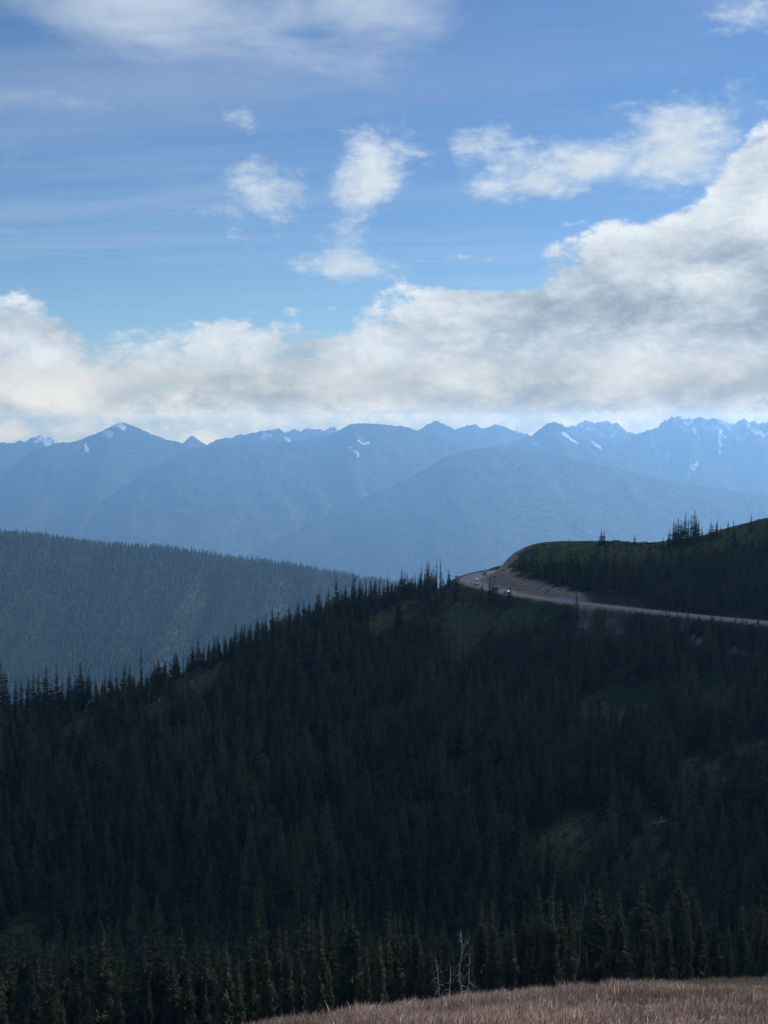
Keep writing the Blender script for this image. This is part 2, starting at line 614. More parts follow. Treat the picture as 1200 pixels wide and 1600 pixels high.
# road centre line, resampled
_rp = np.array([at(*q) for q in ROAD])
def catmull(P, n=14):
    out = []
    for i in range(len(P) - 1):
        a, b, c, d = P[max(i - 1, 0)], P[i], P[i + 1], P[min(i + 2, len(P) - 1)]
        for t in np.linspace(0, 1, n, endpoint=False):
            out.append(0.5 * ((2 * b) + (-a + c) * t + (2 * a - 5 * b + 4 * c - d) * t * t + (-a + 3 * b - 3 * c + d) * t ** 3))
    out.append(P[-1])
    return np.array(out)
RC = catmull(_rp)
RC[:, 2] = np.convolve(np.pad(RC[:, 2], 12, mode='edge'), np.ones(25) / 25, 'valid')
RT = np.gradient(RC, axis=0); RT[:, 2] = 0
RT /= np.linalg.norm(RT, axis=1)[:, None]
RN = np.stack([-RT[:, 1], RT[:, 0], RT[:, 2]], -1)      # left of travel; travel runs from the right edge to the bend
s_bend = np.exp(-((np.arange(len(RC)) - 10 * 14) / 22.0) ** 2)
W_IN = np.full(len(RC), 3.7)
W_OUT = 3.7 + 4.2 * s_bend
# travel direction goes -X then +Y, so the valley (outer) side is to the left


def road_dist(x, y):
    q = np.stack([x.ravel(), y.ravel()], -1)
    d = np.empty(len(q)); k = np.empty(len(q), int); side = np.empty(len(q))
    for i in range(0, len(q), 20000):
        c = q[i:i + 20000]
        dd = ((c[:, None] - RC[None, :, :2]) ** 2).sum(-1)
        j = dd.argmin(1)
        k[i:i + 20000] = j
        d[i:i + 20000] = np.sqrt(dd[np.arange(len(c)), j])
        side[i:i + 20000] = ((c - RC[j, :2]) * RN[j, :2]).sum(-1)
    return d.reshape(x.shape), k.reshape(x.shape), side.reshape(x.shape)


def height(x, y, full=False):
    x = np.asarray(x, float); y = np.asarray(y, float)
    z = natural(x, y)
    d, k, side = road_dist(x, y)
    outer = side > 0
    half = np.where(outer, W_OUT[k], W_IN[k]) + 2.6
    soft = np.where(outer, 9.0, 6.0)
    w = 1 - sstep(d, half, half + soft)
    zr = RC[k, 2] - 0.12
    z = z * (1 - w) + zr * w
    if full:
        return z, d, k, side
    return z


def hit(u, v, y0=50.0, y1=900.0, n=900):
    """first point of the near terrain seen along a view ray"""
    Y = np.linspace(y0, y1, n)
    r = ray(u, v)
    z = height(r[0] * Y, Y)
    below = np.nonzero(r[2] * Y < z)[0]
    if len(below) == 0:
        return None
    return np.array([r[0] * Y[below[0]], Y[below[0]], z[below[0]]])


# clearings: view point -> place on the slope, half width, half length in metres, greenness, dryness
CLEAR = []
for u, v, rx, ry, green, dry in ((955, 1085, 20, 24, .9, .1), (880, 1070, 8, 12, .3, .4), (1120, 1080, 10, 16, .8, .1), (868, 1310, 11, 19, .9, .1), (905, 1280, 10, 16, .2, .7), (1018, 1330, 7, 16, .2, .7), (1000, 1245, 7, 14, .2, .7),
                               (1090, 1195, 10, 13, .1, .8), (1180, 1165, 10, 15, .1, .8), (1020, 1275, 7, 14, .1, .8), (640, 1260, 5, 9, .8, .1),
                               (598, 968, 6, 16, .9, .2), (645, 950, 9, 12, .5, .4), (718, 950, 13, 13, .8, .2), (328, 1040, 8, 14, .1, .9), (300, 1060, 6, 12, .3, .7), (135, 1120, 6, 16, .8, .2), (250, 1100, 5, 12, .6, .3),
                               (820, 950, 26, 12, .7, .4), (930, 965, 22, 10, .4, .7), (720, 985, 10, 16, .6, .4), (10, 1480, 9, 26, 1.0, .0), (0, 1540, 9, 26, 1.0, .0), (420, 1290, 4, 7, .7, .2)):
    h = hit(u, v, 115)
    if h is not None:
        CLEAR.append((h[0], h[1] - ry * 0.35, rx, ry, green, dry))


def clear_weight(x, y, pad=1.0):
    g = np.zeros(x.shape); dr = np.zeros(x.shape); w = np.zeros(x.shape)
    wob = fbm(x / 12, y / 12, 3, 31) * 0.7
    for cx, cy, rx, ry, gr, dy in CLEAR:
        q = np.sqrt(((x - cx) / (rx * pad)) ** 2 + ((y - cy) / (ry * pad)) ** 2) + wob
        k = 1 - sstep(q, 0.75, 1.1)
        w = np.maximum(w, k); g = np.maximum(g, k * gr); dr = np.maximum(dr, k * dy)
    return w, g, dr


gx = np.arange(-420, 481, 2.6); gy = np.arange(-60, 961, 2.6)
GX, GY = np.meshgrid(gx, gy)
GZ, RD, RK, RSIDE = height(GX, GY, True)
cw, cg, cd = clear_weight(GX, GY)
hill = sstep(GY, 600, 640) * sstep(GX, 66, 80)                    # open top of the hill by the road
bank = (RSIDE < 0) * sstep(RD, 4.5, 6.5) * (1 - sstep(RD + fbm(GX / 6, GY / 6, 3, 77) * 8, 15, 24))
bank = bank * sstep(GX, 40, 60) * (1 - sstep(GX, 92, 112))
gravel = (1 - sstep(RD - np.where(RSIDE > 0, W_OUT[RK] - 4.2, 0), 5.6, 7.6)) * np.where(RSIDE > 0, 0.9, 0.6)
below = (RSIDE > 0) * (1 - sstep(RD, 14, 30)) * sstep(GX, 88, 100) * 0.75 * sstep(fbm(GX / 14, GY / 14, 3, 15), -0.15, 0.25)
meadow_w = (1 - sstep(GY, 84, 98)) * 1.0
dirt = np.clip(np.maximum.reduce([bank, gravel, below, cd * 0.38]), 0, 1)
green = np.clip(np.maximum(cg, hill * 0.75) * (1 - bank), 0, 1)


def ground_material():
    m, t, b = new_mat('hillside_ground')
    at_ = t.nodes.new('ShaderNodeAttribute'); at_.attribute_name = 'cover'
    sp = t.nodes.new('ShaderNodeSeparateColor')
    t.links.new(at_.outputs['Color'], sp.inputs[0])
    dirt_, green_, mead_ = (S(o) for o in sp.outputs)
    p = obj_pos(t)
    n1 = noise(p, 0.09, 6.0, 0.6); n2 = noise(p, 0.7, 5.0, 0.65)
    base = mixc(remap(n1, 0.35, 0.65), (0.022, 0.027, 0.017), (0.042, 0.04, 0.026))
    grn = mixc(remap(n2, 0.3, 0.7), (0.04, 0.066, 0.022), (0.075, 0.10, 0.036))
    drt = mixc(remap(n2, 0.3, 0.7), (0.17, 0.14, 0.115), (0.34, 0.285, 0.235))
    mea = mixc(remap(n2, 0.3, 0.7), (0.10, 0.078, 0.06), (0.17, 0.135, 0.11))
    c = mixc((green_ + (n2 - 0.5) * green_).clamp(), base, grn)
    c = mixc(remap(dirt_ + (n2 - 0.5) * 0.6 * dirt_, 0.15, 0.75), c, drt)
    c = mixc(mead_, c, mea)
    t.links.new(c, b.inputs['Base Color'])
    b.inputs['Roughness'].default_value = 1.0
    b.inputs['Specular IOR Level'].default_value = 0.05
    bump(t, b, n2 + noise(p, 0.25, 5.0, 0.6), 0.8, 1.2)
    return m


hm = grid_mesh('hillside', GX, GY, GZ, [ground_material()])
color_attr(hm, 'cover', np.stack([dirt, green, meadow_w], -1))
tag(link('hillside', hm), kind='structure')

# ------------------------------------------------------------------ road
rv = []; 
for i in range(len(RC)):
    for off, dz in ((-W_IN[i], 0.0), (0.0, 0.10), (W_OUT[i], 0.0)):
        q = RC[i] + RN[i] * off
        rv.append((q[0], q[1], RC[i, 2] + 0.06 + dz))
rf = []
for i in range(len(RC) - 1):
    for k in range(2):
        a = i * 3 + k
        rf.append((a, a + 3, a + 4, a + 1))
rm = mesh_np('road', rv, rf, [ASPHALT], True)
road = tag(link('road', rm), kind='structure')
PAINT_W = plain('worn_white_paint', (0.45, 0.45, 0.44), (0.7, 0.7, 0.68), 1.5)
PAINT_Y = plain('worn_yellow_paint', (0.42, 0.30, 0.05), (0.55, 0.40, 0.08), 1.5)


def stripe(name, off, w, mat, lift):
    v = []
    for i in range(len(RC)):
        for o in (off - w / 2, off + w / 2):
            q = RC[i] + RN[i] * o
            v.append((q[0], q[1], RC[i, 2] + 0.06 + lift))
    f = [(2 * i, 2 * i + 2, 2 * i + 3, 2 * i + 1) for i in range(len(RC) - 1)]
    link(name, mesh_np(name, v, f, [mat]), road)
stripe('edge_line', -3.4, 0.15, PAINT_W, 0.03)
stripe('edge_line', 3.4, 0.15, PAINT_W, 0.03)
stripe('centre_line', 0.0, 0.3, PAINT_Y, 0.112)

# ------------------------------------------------------------------ forested ridge across the valley
RIDGE = [(-500, 790), (-250, 808), (0, 832), (60, 836), (120, 845), (250, 857), (330, 865), (400, 875), (480, 887), (550, 899), (620, 912), (700, 935), (850, 975), (1000, 1020), (1300, 1100)]
RY = 3800.0


def poly_curve(pts, Y):
    P = np.array([at(u, v, Y) for u, v in pts])
    return P[:, 0], P[:, 2]


_rx, _rz = poly_curve(RIDGE, RY)


def ridge_z(x, y):
    cz = np.interp(x, _rx, _rz)
    dy = RY - y
    g = fbm(x / 130 + dy / 700.0, dy / 900, 4, 41, 0.5, True)
    front = np.maximum(dy, 0); back = np.maximum(-dy, 0)
    z = cz - front * 0.54 - 0.00006 * front ** 2 - back * 0.55
    gully = np.exp(-((x + 545 + dy * 0.12) / 46) ** 2) * 38 + np.exp(-((x + 265 + dy * 0.2) / 38) ** 2) * 22
    amt = sstep(np.abs(dy), 5, 160)
    return z + (g * 22 - gully) * amt + fbm(x / 45, y / 45, 3, 43) * 5


fx = np.arange(-2200, 1801, 16.0); fy = np.arange(2500, 4901, 16.0)
FX, FY = np.meshgrid(fx, fy)
FZ = ridge_z(FX, FY)
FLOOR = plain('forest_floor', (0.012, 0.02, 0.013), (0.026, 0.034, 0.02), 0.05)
tag(link('forested_ridge', grid_mesh('forested_ridge', FX, FY, np.maximum(FZ, -2200), [FLOOR])), kind='structure')


# ------------------------------------------------------------------ mountains
def mountain_material(snow, seed):
    m, t, b = new_mat('mountain_slope')
    p = obj_pos(t)
    sp = t.nodes.new('ShaderNodeSeparateXYZ'); t.links.new(p, sp.inputs[0])
    x, y, z = (S(o) for o in sp.outputs)
    a = t.nodes.new('ShaderNodeAttribute'); a.attribute_name = 'cover'
    sc = t.nodes.new('ShaderNodeSeparateColor'); t.links.new(a.outputs['Color'], sc.inputs[0])
    rock_, snow_, op_ = (S(o) for o in sc.outputs)
    fine = noise(vec(x, y, z * 0.45), 1 / 45.0, 4.0, 0.75)
    mid = noise(vec(x + seed * 991, y, z), 1 / 240.0, 5.0, 0.62)
    forest = mixc(remap(fine, 0.36, 0.66), (0.008, 0.014, 0.01), (0.12, 0.145, 0.10))
    opening = mixc(remap(fine, 0.36, 0.66), (0.07, 0.085, 0.05), (0.20, 0.21, 0.14))
    c = mixc(remap(mid + op_ * 0.25, 0.54, 0.72, 0.0, 0.75), forest, opening)
    rk = mixc(remap(fine, 0.38, 0.64), (0.12, 0.115, 0.11), (0.5, 0.49, 0.47))
    c = mixc(remap(rock_ + (mid - 0.5) * 1.6 * rock_, 0.32, 0.62), c, rk)
    c = mixc(remap(snow_ + (fine - 0.5) * 0.5 * snow_, 0.36, 0.5), c, (0.9, 0.91, 0.93))
    t.links.new(c, b.inputs['Base Color'])
    b.inputs['Specular IOR Level'].default_value = 0.05
    b.inputs['Roughness'].default_value = 1.0
    bump(t, b, fine, 1.0, 30.0)
    return m


MS0, MS = 1.3, 1.85


def mountain(label, pts, Y0, seed, slope=0.6, rock=-1e9, snow=0.0, spur=1.0, width=260.0, jag=7.0, snowfields=(), step=22.0, depth=1500.0, opens=0.0):
    """a massif whose skyline passes through pts; rock = height (m) above which it is bare"""
    Y0 = 14400 + (Y0 * MS0 - 11000) * 1.15; rock *= MS; width *= MS; step *= MS; depth *= MS; jag *= MS
    xs, zs = poly_curve(pts, Y0)
    x = np.arange(xs[0], xs[-1], step)
    y = np.r_[Y0 - depth * np.linspace(1, 0, int(depth / step) + 1) ** 1.35, Y0 + np.linspace(0, 1, 16)[1:] * 700]
    X, Y = np.meshgrid(x, y)
    cz = np.interp(X, xs, zs)
    dy = Y0 - Y
    f = np.maximum(dy, 0); bk = np.maximum(-dy, 0)
    amt = sstep(np.abs(dy), 10, 420)
    lean = fbm(X / 900.0, dy / 900.0 + seed, 2, seed) * 500
    g = fbm((X + lean) / width, dy / (width * 3.2), 4, seed + 3, 0.52, True)
    Z = cz - f * slope - bk * 0.6 + g * 150 * spur * amt
    Z += fbm(X / 60, Y / 60, 4, seed + 9, 0.6) * jag * 1.5 * sstep(np.abs(dy), 0, 60)
    Z += (fbm(X / 130, Y * 0 + seed, 5, seed + 5, 0.62) * 1.5 + fbm(X / 70, Y * 0 + seed, 3, seed + 6, 0.5, True) * 1.0) * jag * np.exp(-np.abs(dy) / 220)
    Z = np.maximum(Z, -2200 + fbm(X / 400, Y / 400, 3, 2) * 12)
    gz = np.gradient(Z, axis=1) / step
    R = sstep(Z + fbm(X / 160, Y / 160, 4, seed + 13) * 150, rock - 60, rock + 60)
    # old snow lies in the gullies near the top
    gully = sstep(-fbm((X + lean) / (width * 0.4), dy / (width * 1.6), 4, seed + 21, 0.55, True), -0.12, 0.16)
    SN = R * gully * snow * sstep(fbm(X / 130, Y / 130, 3, seed + 27), -0.12, 0.2)
    for (u0, v0, u1, v1, w) in snowfields:
        # patches seen on the face: find where that view ray meets the slope
        def on(u, v):
            r = ray(u, v)
            j = np.argmin(np.abs(x - r[0] * Y0))
            zc = Z[:, j]; yc = y
            hitm = np.nonzero(zc > r[2] * yc)[0]
            i = hitm[0] if len(hitm) else len(y) - 16
            return np.array([r[0] * yc[i], yc[i]])
        a, b2 = on(u0, v0), on(u1, v1)
        ab = b2 - a
        tt = np.clip(((X - a[0]) * ab[0] + (Y - a[1]) * ab[1]) / max(ab @ ab, 1e-6), 0, 1)
        w *= MS * 1.45
        dd = np.hypot(X - a[0] - tt * ab[0], (Y - a[1] - tt * ab[1]) * 0.8) + fbm(X / 60, Y / 60, 3, seed + 33) * w * 0.9
        SN = np.maximum(SN, 1 - sstep(dd, w * 0.6, w * 1.3))
    OP = np.full_like(Z, opens)
    m = grid_mesh('mountain', X, Y, Z, [mountain_material(snow, seed)])
    color_attr(m, 'cover', np.stack([R, SN, OP], -1))
    o = link('mountain', m)
    tag(o, label=label, kind='structure')
    return o


mountain('small snowy peak at the far left of the skyline', [(-260, 720), (-120, 705), (0, 693), (35, 691), (50, 685), (65, 681), (80, 685), (95, 692), (120, 702), (200, 730), (320, 760)], 14200, 51, 0.5, -90, 2.6, jag=16, step=14.0, snowfields=((60, 684, 78, 690, 45), (85, 688, 92, 692, 30)))
mountain('pyramid mountain with a broad dark shoulder on the left', [(-420, 820), (-200, 775), (0, 737), (30, 722), (52, 704), (95, 692), (117, 690), (150, 677), (172, 668), (187, 660), (210, 666), (240, 680), (272, 690), (310, 700), (360, 712), (450, 740), (600, 780)], 11600, 52, 0.62, 5, 0.5, snowfields=((181, 663, 192, 668, 20), (165, 678, 172, 684, 18), (132, 698, 138, 706, 12)), opens=0.1)
mountain('tiny pointed peak between the left mountain and the central massif', [(230, 720), (283, 695), (293, 686), (300, 680), (308, 686), (318, 693), (380, 720)], 14300, 53, 0.5, -20, 0.3, jag=5)
mountain('jagged back ridge left of the central massif', [(280, 712), (320, 697), (345, 685), (370, 681), (400, 677), (425, 672), (436, 670), (446, 677), (470, 684), (520, 690), (620, 705)], 13200, 54, 0.6, -50, 1.2, snowfields=((412, 682, 420, 684, 22), (449, 685, 455, 692, 22)), jag=15, step=15.0)
mountain('snow flecked far ridge behind the central massif', [(420, 690), (448, 676), (460, 671), (475, 674), (490, 670), (505, 673), (520, 669), (540, 672), (600, 690), (700, 700)], 14400, 55, 0.55, -120, 2.4, jag=20, step=14.0)
mountain('twin pointed peaks right of the central massif', [(560, 700), (640, 678), (655, 671), (668, 664), (682, 659), (694, 664), (706, 671), (722, 676), (740, 672), (760, 684), (800, 696), (900, 720), (1000, 760)], 12300, 56, 0.6, 10, 0.4, jag=13, step=15.0)
mountain('far serrated ridge behind the twin peaks', [(690, 690), (716, 671), (728, 666), (740, 664), (752, 669), (762, 667), (775, 664), (790, 670), (810, 675), (835, 680), (900, 690)], 14000, 57, 0.6, -70, 1.3, jag=18, step=14.0, snowfields=((826, 678, 836, 680, 25),))
mountain('distant snowy summit under the cloud', [(840, 690), (880, 672), (898, 666), (915, 659), (930, 661), (945, 660), (962, 661), (972, 668), (985, 676), (1040, 690)], 14600, 58, 0.55, -140, 3.0, jag=20, step=14.0)
mountain('dome shaped peak with a long ridge falling to the right', [(640, 720), (740, 702), (790, 694), (815, 687), (832, 680), (846, 668), (856, 661), (866, 658), (876, 661), (888, 673), (900, 686), (925, 690), (950, 700), (985, 713), (1020, 727), (1050, 743), (1090, 762), (1150, 790), (1300, 840)], 10900, 59, 0.62, 0, 0.35, jag=11, step=15.0, snowfields=((882, 684, 898, 692, 16), (928, 694, 936, 700, 16), (836, 690, 842, 694, 12)))
mountain('broad rocky mountain with snow streaks at the right', [(860, 730), (920, 702), (970, 690), (1000, 678), (1022, 671), (1038, 658), (1052, 651), (1064, 650), (1080, 656), (1100, 653), (1120, 658), (1142, 664), (1165, 658), (1185, 664), (1210, 660), (1260, 668), (1330, 690), (1500, 720)], 12600, 60, 0.66, -75, 1.5, spur=1.5, jag=22, step=14.0,
         snowfields=((1062, 652, 1074, 660, 28), (1124, 672, 1130, 684, 20), (1128, 660, 1140, 670, 25), (1145, 668, 1162, 676, 26), (1165, 664, 1195, 676, 24), (1086, 670, 1090, 678, 14), (1040, 697, 1043, 701, 18), (1026, 698, 1031, 701, 14), (1075, 738, 1090, 725, 14), (1124, 694, 1126, 712, 9), (1018, 684, 1024, 694, 10)))
mountain('central forested massif with rocky openings along its crest', [(-60, 930), (40, 872), (95, 836), (130, 806), (180, 768), (230, 734), (270, 713), (300, 703), (340, 696), (370, 694), (400, 695), (450, 691), (490, 684), (520, 677), (535, 669), (548, 663), (560, 660), (572, 663), (590, 662), (606, 665), (640, 669), (660, 676), (700, 690), (760, 708), (900, 745), (1100, 800)], 10300, 61, 0.56, -10, 0.25, spur=0.55, width=330, jag=8, step=16.0, depth=1900,
         snowfields=((560, 690, 575, 692, 8), (545, 700, 560, 712, 7)), opens=0.25)
mountain('long forested spur in front of the central massif', [(250, 960), (380, 870), (430, 845), (480, 820), (530, 798), (580, 773), (640, 746), (690, 717), (730, 703), (770, 700), (800, 703), (850, 708), (900, 718), (960, 732), (1000, 741), (1050, 752), (1100, 760), (1200, 773), (1300, 790), (1500, 830), (1700, 880)], 8500, 62, 0.58, 400, 0.0, spur=0.5, width=300, jag=5, depth=1900, opens=0.1)

# valley floor: one sheet under everything, out to the far peaks
VF = plain('valley_floor', (0.02, 0.03, 0.02), (0.05, 0.06, 0.035), 0.004)
vx = np.linspace(-14800, 14800, 60); vy = np.linspace(-1400, 24600, 60)
VX, VY = np.meshgrid(vx, vy)
tag(link('ground', grid_mesh('ground', VX, VY, np.full_like(VX, -2240.0) + fbm(VX / 900, VY / 900, 3, 3) * 20, [VF])), kind='structure')

# ------------------------------------------------------------------ haze
hb = MB(); hb.box((0, 11600, (-2265 + HAZE_TOP) / 2), (30000, 26400, 2265 + HAZE_TOP))
HM = bpy.data.materials.new('haze')
HM.use_nodes = True
HM.node_tree.nodes.clear()
pv = HM.node_tree.nodes.new('ShaderNodeVolumePrincipled')
ho = HM.node_tree.nodes.new('ShaderNodeOutputMaterial')
HM.node_tree.links.new(pv.outputs[0], ho.inputs['Volume'])
pv.inputs['Color'].default_value = (0.29, 0.58, 1.0, 1)
pv.inputs['Density'].default_value = HAZE_DENSITY
pv.inputs['Anisotropy'].default_value = 0.45
HM.cycles.homogeneous_volume = True
haze = link('haze', hb.mesh('haze', HM))
tag(haze, kind='stuff')

# ------------------------------------------------------------------ the cumulus overhead, whose shade lies on the near slopes
CM = bpy.data.materials.new('cloud')
CM.use_nodes = True
CM.node_tree.nodes.clear()
cv = CM.node_tree.nodes.new('ShaderNodeVolumePrincipled')
co = CM.node_tree.nodes.new('ShaderNodeOutputMaterial')
CM.node_tree.links.new(cv.outputs[0], co.inputs['Volume'])
cv.inputs['Color'].default_value = (0.98, 0.985, 0.99, 1)
cv.inputs['Density'].default_value = 0.0064
cv.inputs['Anisotropy'].default_value = 0.5
CM.cycles.homogeneous_volume = True


def cumulus(cx, cy, cz, rx, ry, rz, seed):
    bm_ = bmesh.new()
    bmesh.ops.create_icosphere(bm_, subdivisions=5, radius=1.0)
    for v in bm_.verts:
        d = v.co.normalized()
        lump = 1 + 0.22 * float(fbm(d.x * 2.2 + seed, d.y * 2.2 + d.z * 1.7, 4, seed, .55)) * 2
        zz = d.z if d.z > 0 else d.z * 0.35
        v.co = Vector((d.x * rx * lump, d.y * ry * lump, zz * rz * lump))
    m = bpy.data.meshes.new('cloud')
    bm_.to_mesh(m); bm_.free()
    m.materials.append(CM)
    o = link('cloud', m)
    o.location = (cx, cy, cz)
    tag(o, kind='stuff')


_h = 2600.0
_ox, _oy = sdir.x / sdir.z * _h, sdir.y / sdir.z * _h
cumulus(40 + _ox, 560 + _oy, _h, 620, 405, 190, 7)

# ------------------------------------------------------------------ conifers
def fir_parts(seed, h=15.0, R=1.75, levels=34, nb=7, seg=4, bare=0.04, spire=0.9, thin=0.0):
    """returns trunk and crown geometry of one narrow fir, base at the origin"""
    r = random.Random(seed)
    bend = (r.uniform(-.25, .25), r.uniform(-.25, .25))
    def axis(z):
        t = z / h
        return Vector((bend[0] * t * t, bend[1] * t * t, z))
    tr = MB()
    zs = [-0.8, 0.0, h * .3, h * .65, h * .97]
    tr.tube([axis(max(z, 0)) + Vector((0, 0, min(z, 0))) for z in zs], [h * .017, h * .014, h * .011, h * .006, h * .0015], 6)
    cr = MB()
    lop = r.uniform(0, 6.28)
    for i in range(levels):
        t = (i + r.uniform(-.3, .3)) / levels
        t = max(0.0, min(0.985, t))
        z = h * (bare + (1 - bare) * t)
        prof = (1 - t) ** (spire * .8) * (0.82 + 0.18 * math.sin(t * 19 + seed)) * (0.7 + 0.3 * min(1, t * 9))
        k = max(4, int(round(nb * (0.65 + 0.5 * (1 - t)))))
        off = r.uniform(0, 6.28)
        for j in range(k):
            if r.random() < thin:
                continue
            a = off + 6.283 * j / k + r.uniform(-.35, .35)
            L = (R * prof + 0.10) * r.uniform(.62, 1.12) * (1 + 0.14 * math.cos(a - lop))
            up = r.uniform(.05, .28) + 0.55 * t
            droop = r.uniform(.35, .62) * (1 - 0.5 * t)
            ca, sa = math.cos(a), math.sin(a)
            out = Vector((ca, sa, 0)); side = Vector((-sa, ca, 0))
            c0 = axis(z)
            def pt(q):
                return c0 + out * (L * q) + Vector((0, 0, L * (up * q - droop * q * q)))
            w = min(0.50 * L, 0.18 + 0.30 * L)
            # needles hanging below the branch
            dn = Vector((0, 0, -(0.12 + 0.34 * L) * r.uniform(.8, 1.3)))
            sw = side * (0.16 * L * r.uniform(-1, 1))
            cr.poly((pt(0.05), pt(1.0), pt(0.62) + dn + sw))
            cr.poly((pt(0.0) + side * w * .35, pt(0.8) - side * w * .25, pt(0.35) + dn * 1.1 - sw))
            for q in range(seg):
                q0, q1 = q / seg, (q + 1) / seg
                p0, p1 = pt(q0 * .98), pt(q1)
                f = (1.0 - 0.55 * q1) * (0.55 if q == 0 else 1.0)
                for sg in (-1, 1):
                    tip = pt(min(1.08, q0 + r.uniform(.7, 1.25) / seg)) + side * (sg * w * f * r.uniform(.7, 1.25)) - Vector((0, 0, w * r.uniform(.45, 1.0)))
                    cr.poly((p0, p1, tip) if sg > 0 else (p1, p0, tip))
    top = axis(h * .94)
    for a in (0.3, 2.4, 4.5):
        cr.poly((top + Vector((math.cos(a) * .13, math.sin(a) * .13, 0)), top + Vector((math.cos(a + 2.1) * .13, math.sin(a + 2.1) * .13, 0)), axis(h) + Vector((0, 0, .05))))
    return tr, cr


def joined(name, tr, cr, bark, leaf):
    m = bpy.data.meshes.new(name)
    n = len(tr.v)
    m.from_pydata(tr.v + cr.v, [], tr.f + [tuple(n + i for i in f) for f in cr.f])
    m.materials.append(bark); m.materials.append(leaf)
    m.polygons.foreach_set('material_index', [0] * len(tr.f) + [1] * len(cr.f))
    m.update()
    return m


H0 = 15.0
kinds = []            # (name, trunk mesh, crown mesh, height)
PROTO = bpy.data.collections.new('conifer_kinds')       # never linked: only read by the forest nodes
PROTO_LIST = []


def kind(nm, seed, leaf, **kw):
    tr, cr = fir_parts(seed, H0, **kw)
    tm, cm = tr.mesh('trunk', BARK), cr.mesh('crown', leaf)
    kinds.append((nm, tm, cm))
    return len(kinds) - 1


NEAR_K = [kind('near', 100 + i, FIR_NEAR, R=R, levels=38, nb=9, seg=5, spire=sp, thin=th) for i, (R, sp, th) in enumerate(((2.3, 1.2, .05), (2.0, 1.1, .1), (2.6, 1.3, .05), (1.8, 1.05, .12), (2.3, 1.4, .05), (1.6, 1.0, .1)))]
NEAR_B = [kind('near_brown', 120 + i, FIR_BROWN, R=1.7, levels=38, nb=7, seg=5, thin=.3) for i in range(2)]
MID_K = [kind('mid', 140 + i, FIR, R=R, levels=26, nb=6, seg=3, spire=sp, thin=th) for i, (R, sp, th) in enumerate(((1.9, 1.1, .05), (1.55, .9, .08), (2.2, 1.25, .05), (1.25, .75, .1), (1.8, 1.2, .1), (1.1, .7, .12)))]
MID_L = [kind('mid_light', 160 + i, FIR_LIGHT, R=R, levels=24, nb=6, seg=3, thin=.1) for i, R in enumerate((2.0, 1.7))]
MID_B = [kind('mid_brown', 170 + i, FIR_BROWN, R=1.2, levels=20, nb=5, seg=3, thin=.4) for i in range(1)]
PROTO_MAP = {}


def proto(k):
    if k not in PROTO_MAP:
        nm, tm, cm = kinds[k]
        tr, cr = MB(), MB()
        tr.v = [tuple(v.co) for v in tm.vertices]; tr.f = [tuple(p.vertices) for p in tm.polygons]
        cr.v = [tuple(v.co) for v in cm.vertices]; cr.f = [tuple(p.vertices) for p in cm.polygons]
        o = bpy.data.objects.new('conifer_kind_%03d' % len(PROTO_LIST), joined('conifer', tr, cr, tm.materials[0], cm.materials[0]))
        PROTO.objects.link(o)
        PROTO_MAP[k] = len(PROTO_LIST)
        PROTO_LIST.append(o)
    return PROTO_MAP[k]


def scatter_object(name, pts, rot, scl, idx, coll, material=None, kind_='stuff', widen=None):
    """one object: geometry nodes set a plant of the given kind on every point"""
    m = bpy.data.meshes.new(name)
    m.from_pydata([tuple(p) for p in pts], [], [])
    for nm, typ, arr in (('rot', 'FLOAT', rot), ('scl', 'FLOAT', scl), ('wid', 'FLOAT', widen if widen is not None else scl), ('idx', 'INT', idx)):
        a = m.attributes.new(nm, typ, 'POINT')
        a.data.foreach_set('value', np.asarray(arr, np.int32 if typ == 'INT' else np.float32))
    o = link(name, m)
    ng = bpy.data.node_groups.new(name, 'GeometryNodeTree')
    ng.interface.new_socket('Geometry', in_out='INPUT', socket_type='NodeSocketGeometry')
    ng.interface.new_socket('Geometry', in_out='OUTPUT', socket_type='NodeSocketGeometry')
    N, L = ng.nodes, ng.links
    gi, go = N.new('NodeGroupInput'), N.new('NodeGroupOutput')
    ci = N.new('GeometryNodeCollectionInfo')
    ci.inputs['Collection'].default_value = coll
    ci.inputs['Separate Children'].default_value = True
    ci.inputs['Reset Children'].default_value = True
    ip = N.new('GeometryNodeInstanceOnPoints')
    ip.inputs['Pick Instance'].default_value = True
    def attr(nm, typ):
        a = N.new('GeometryNodeInputNamedAttribute'); a.data_type = typ
        a.inputs['Name'].default_value = nm
        return next(q for q in a.outputs if q.name == 'Attribute' and q.enabled)
    rx = N.new('ShaderNodeCombineXYZ'); L.new(attr('rot', 'FLOAT'), rx.inputs[2])
    sx = N.new('ShaderNodeCombineXYZ')
    w_ = attr('wid', 'FLOAT')
    L.new(w_, sx.inputs[0]); L.new(w_, sx.inputs[1]); L.new(attr('scl', 'FLOAT'), sx.inputs[2])
    L.new(gi.outputs[0], ip.inputs['Points'])
    L.new(ci.outputs[0], ip.inputs['Instance'])
    L.new(attr('idx', 'INT'), ip.inputs['Instance Index'])
    L.new(rx.outputs[0], ip.inputs['Rotation'])
    L.new(sx.outputs[0], ip.inputs['Scale'])
    L.new(ip.outputs[0], go.inputs[0])
    md = o.modifiers.new('scatter', 'NODES'); md.node_group = ng
    tag(o, kind=kind_)
    return o


def project(p):
    p = np.atleast_2d(p)
    f = p[:, 1] * CP - p[:, 2] * SP
    up = p[:, 1] * SP + p[:, 2] * CP
    return 600 + F * p[:, 0] / f, 800 - F * up / f


TREES = []            # (X, Y, Z, height, width factor, kind, role)


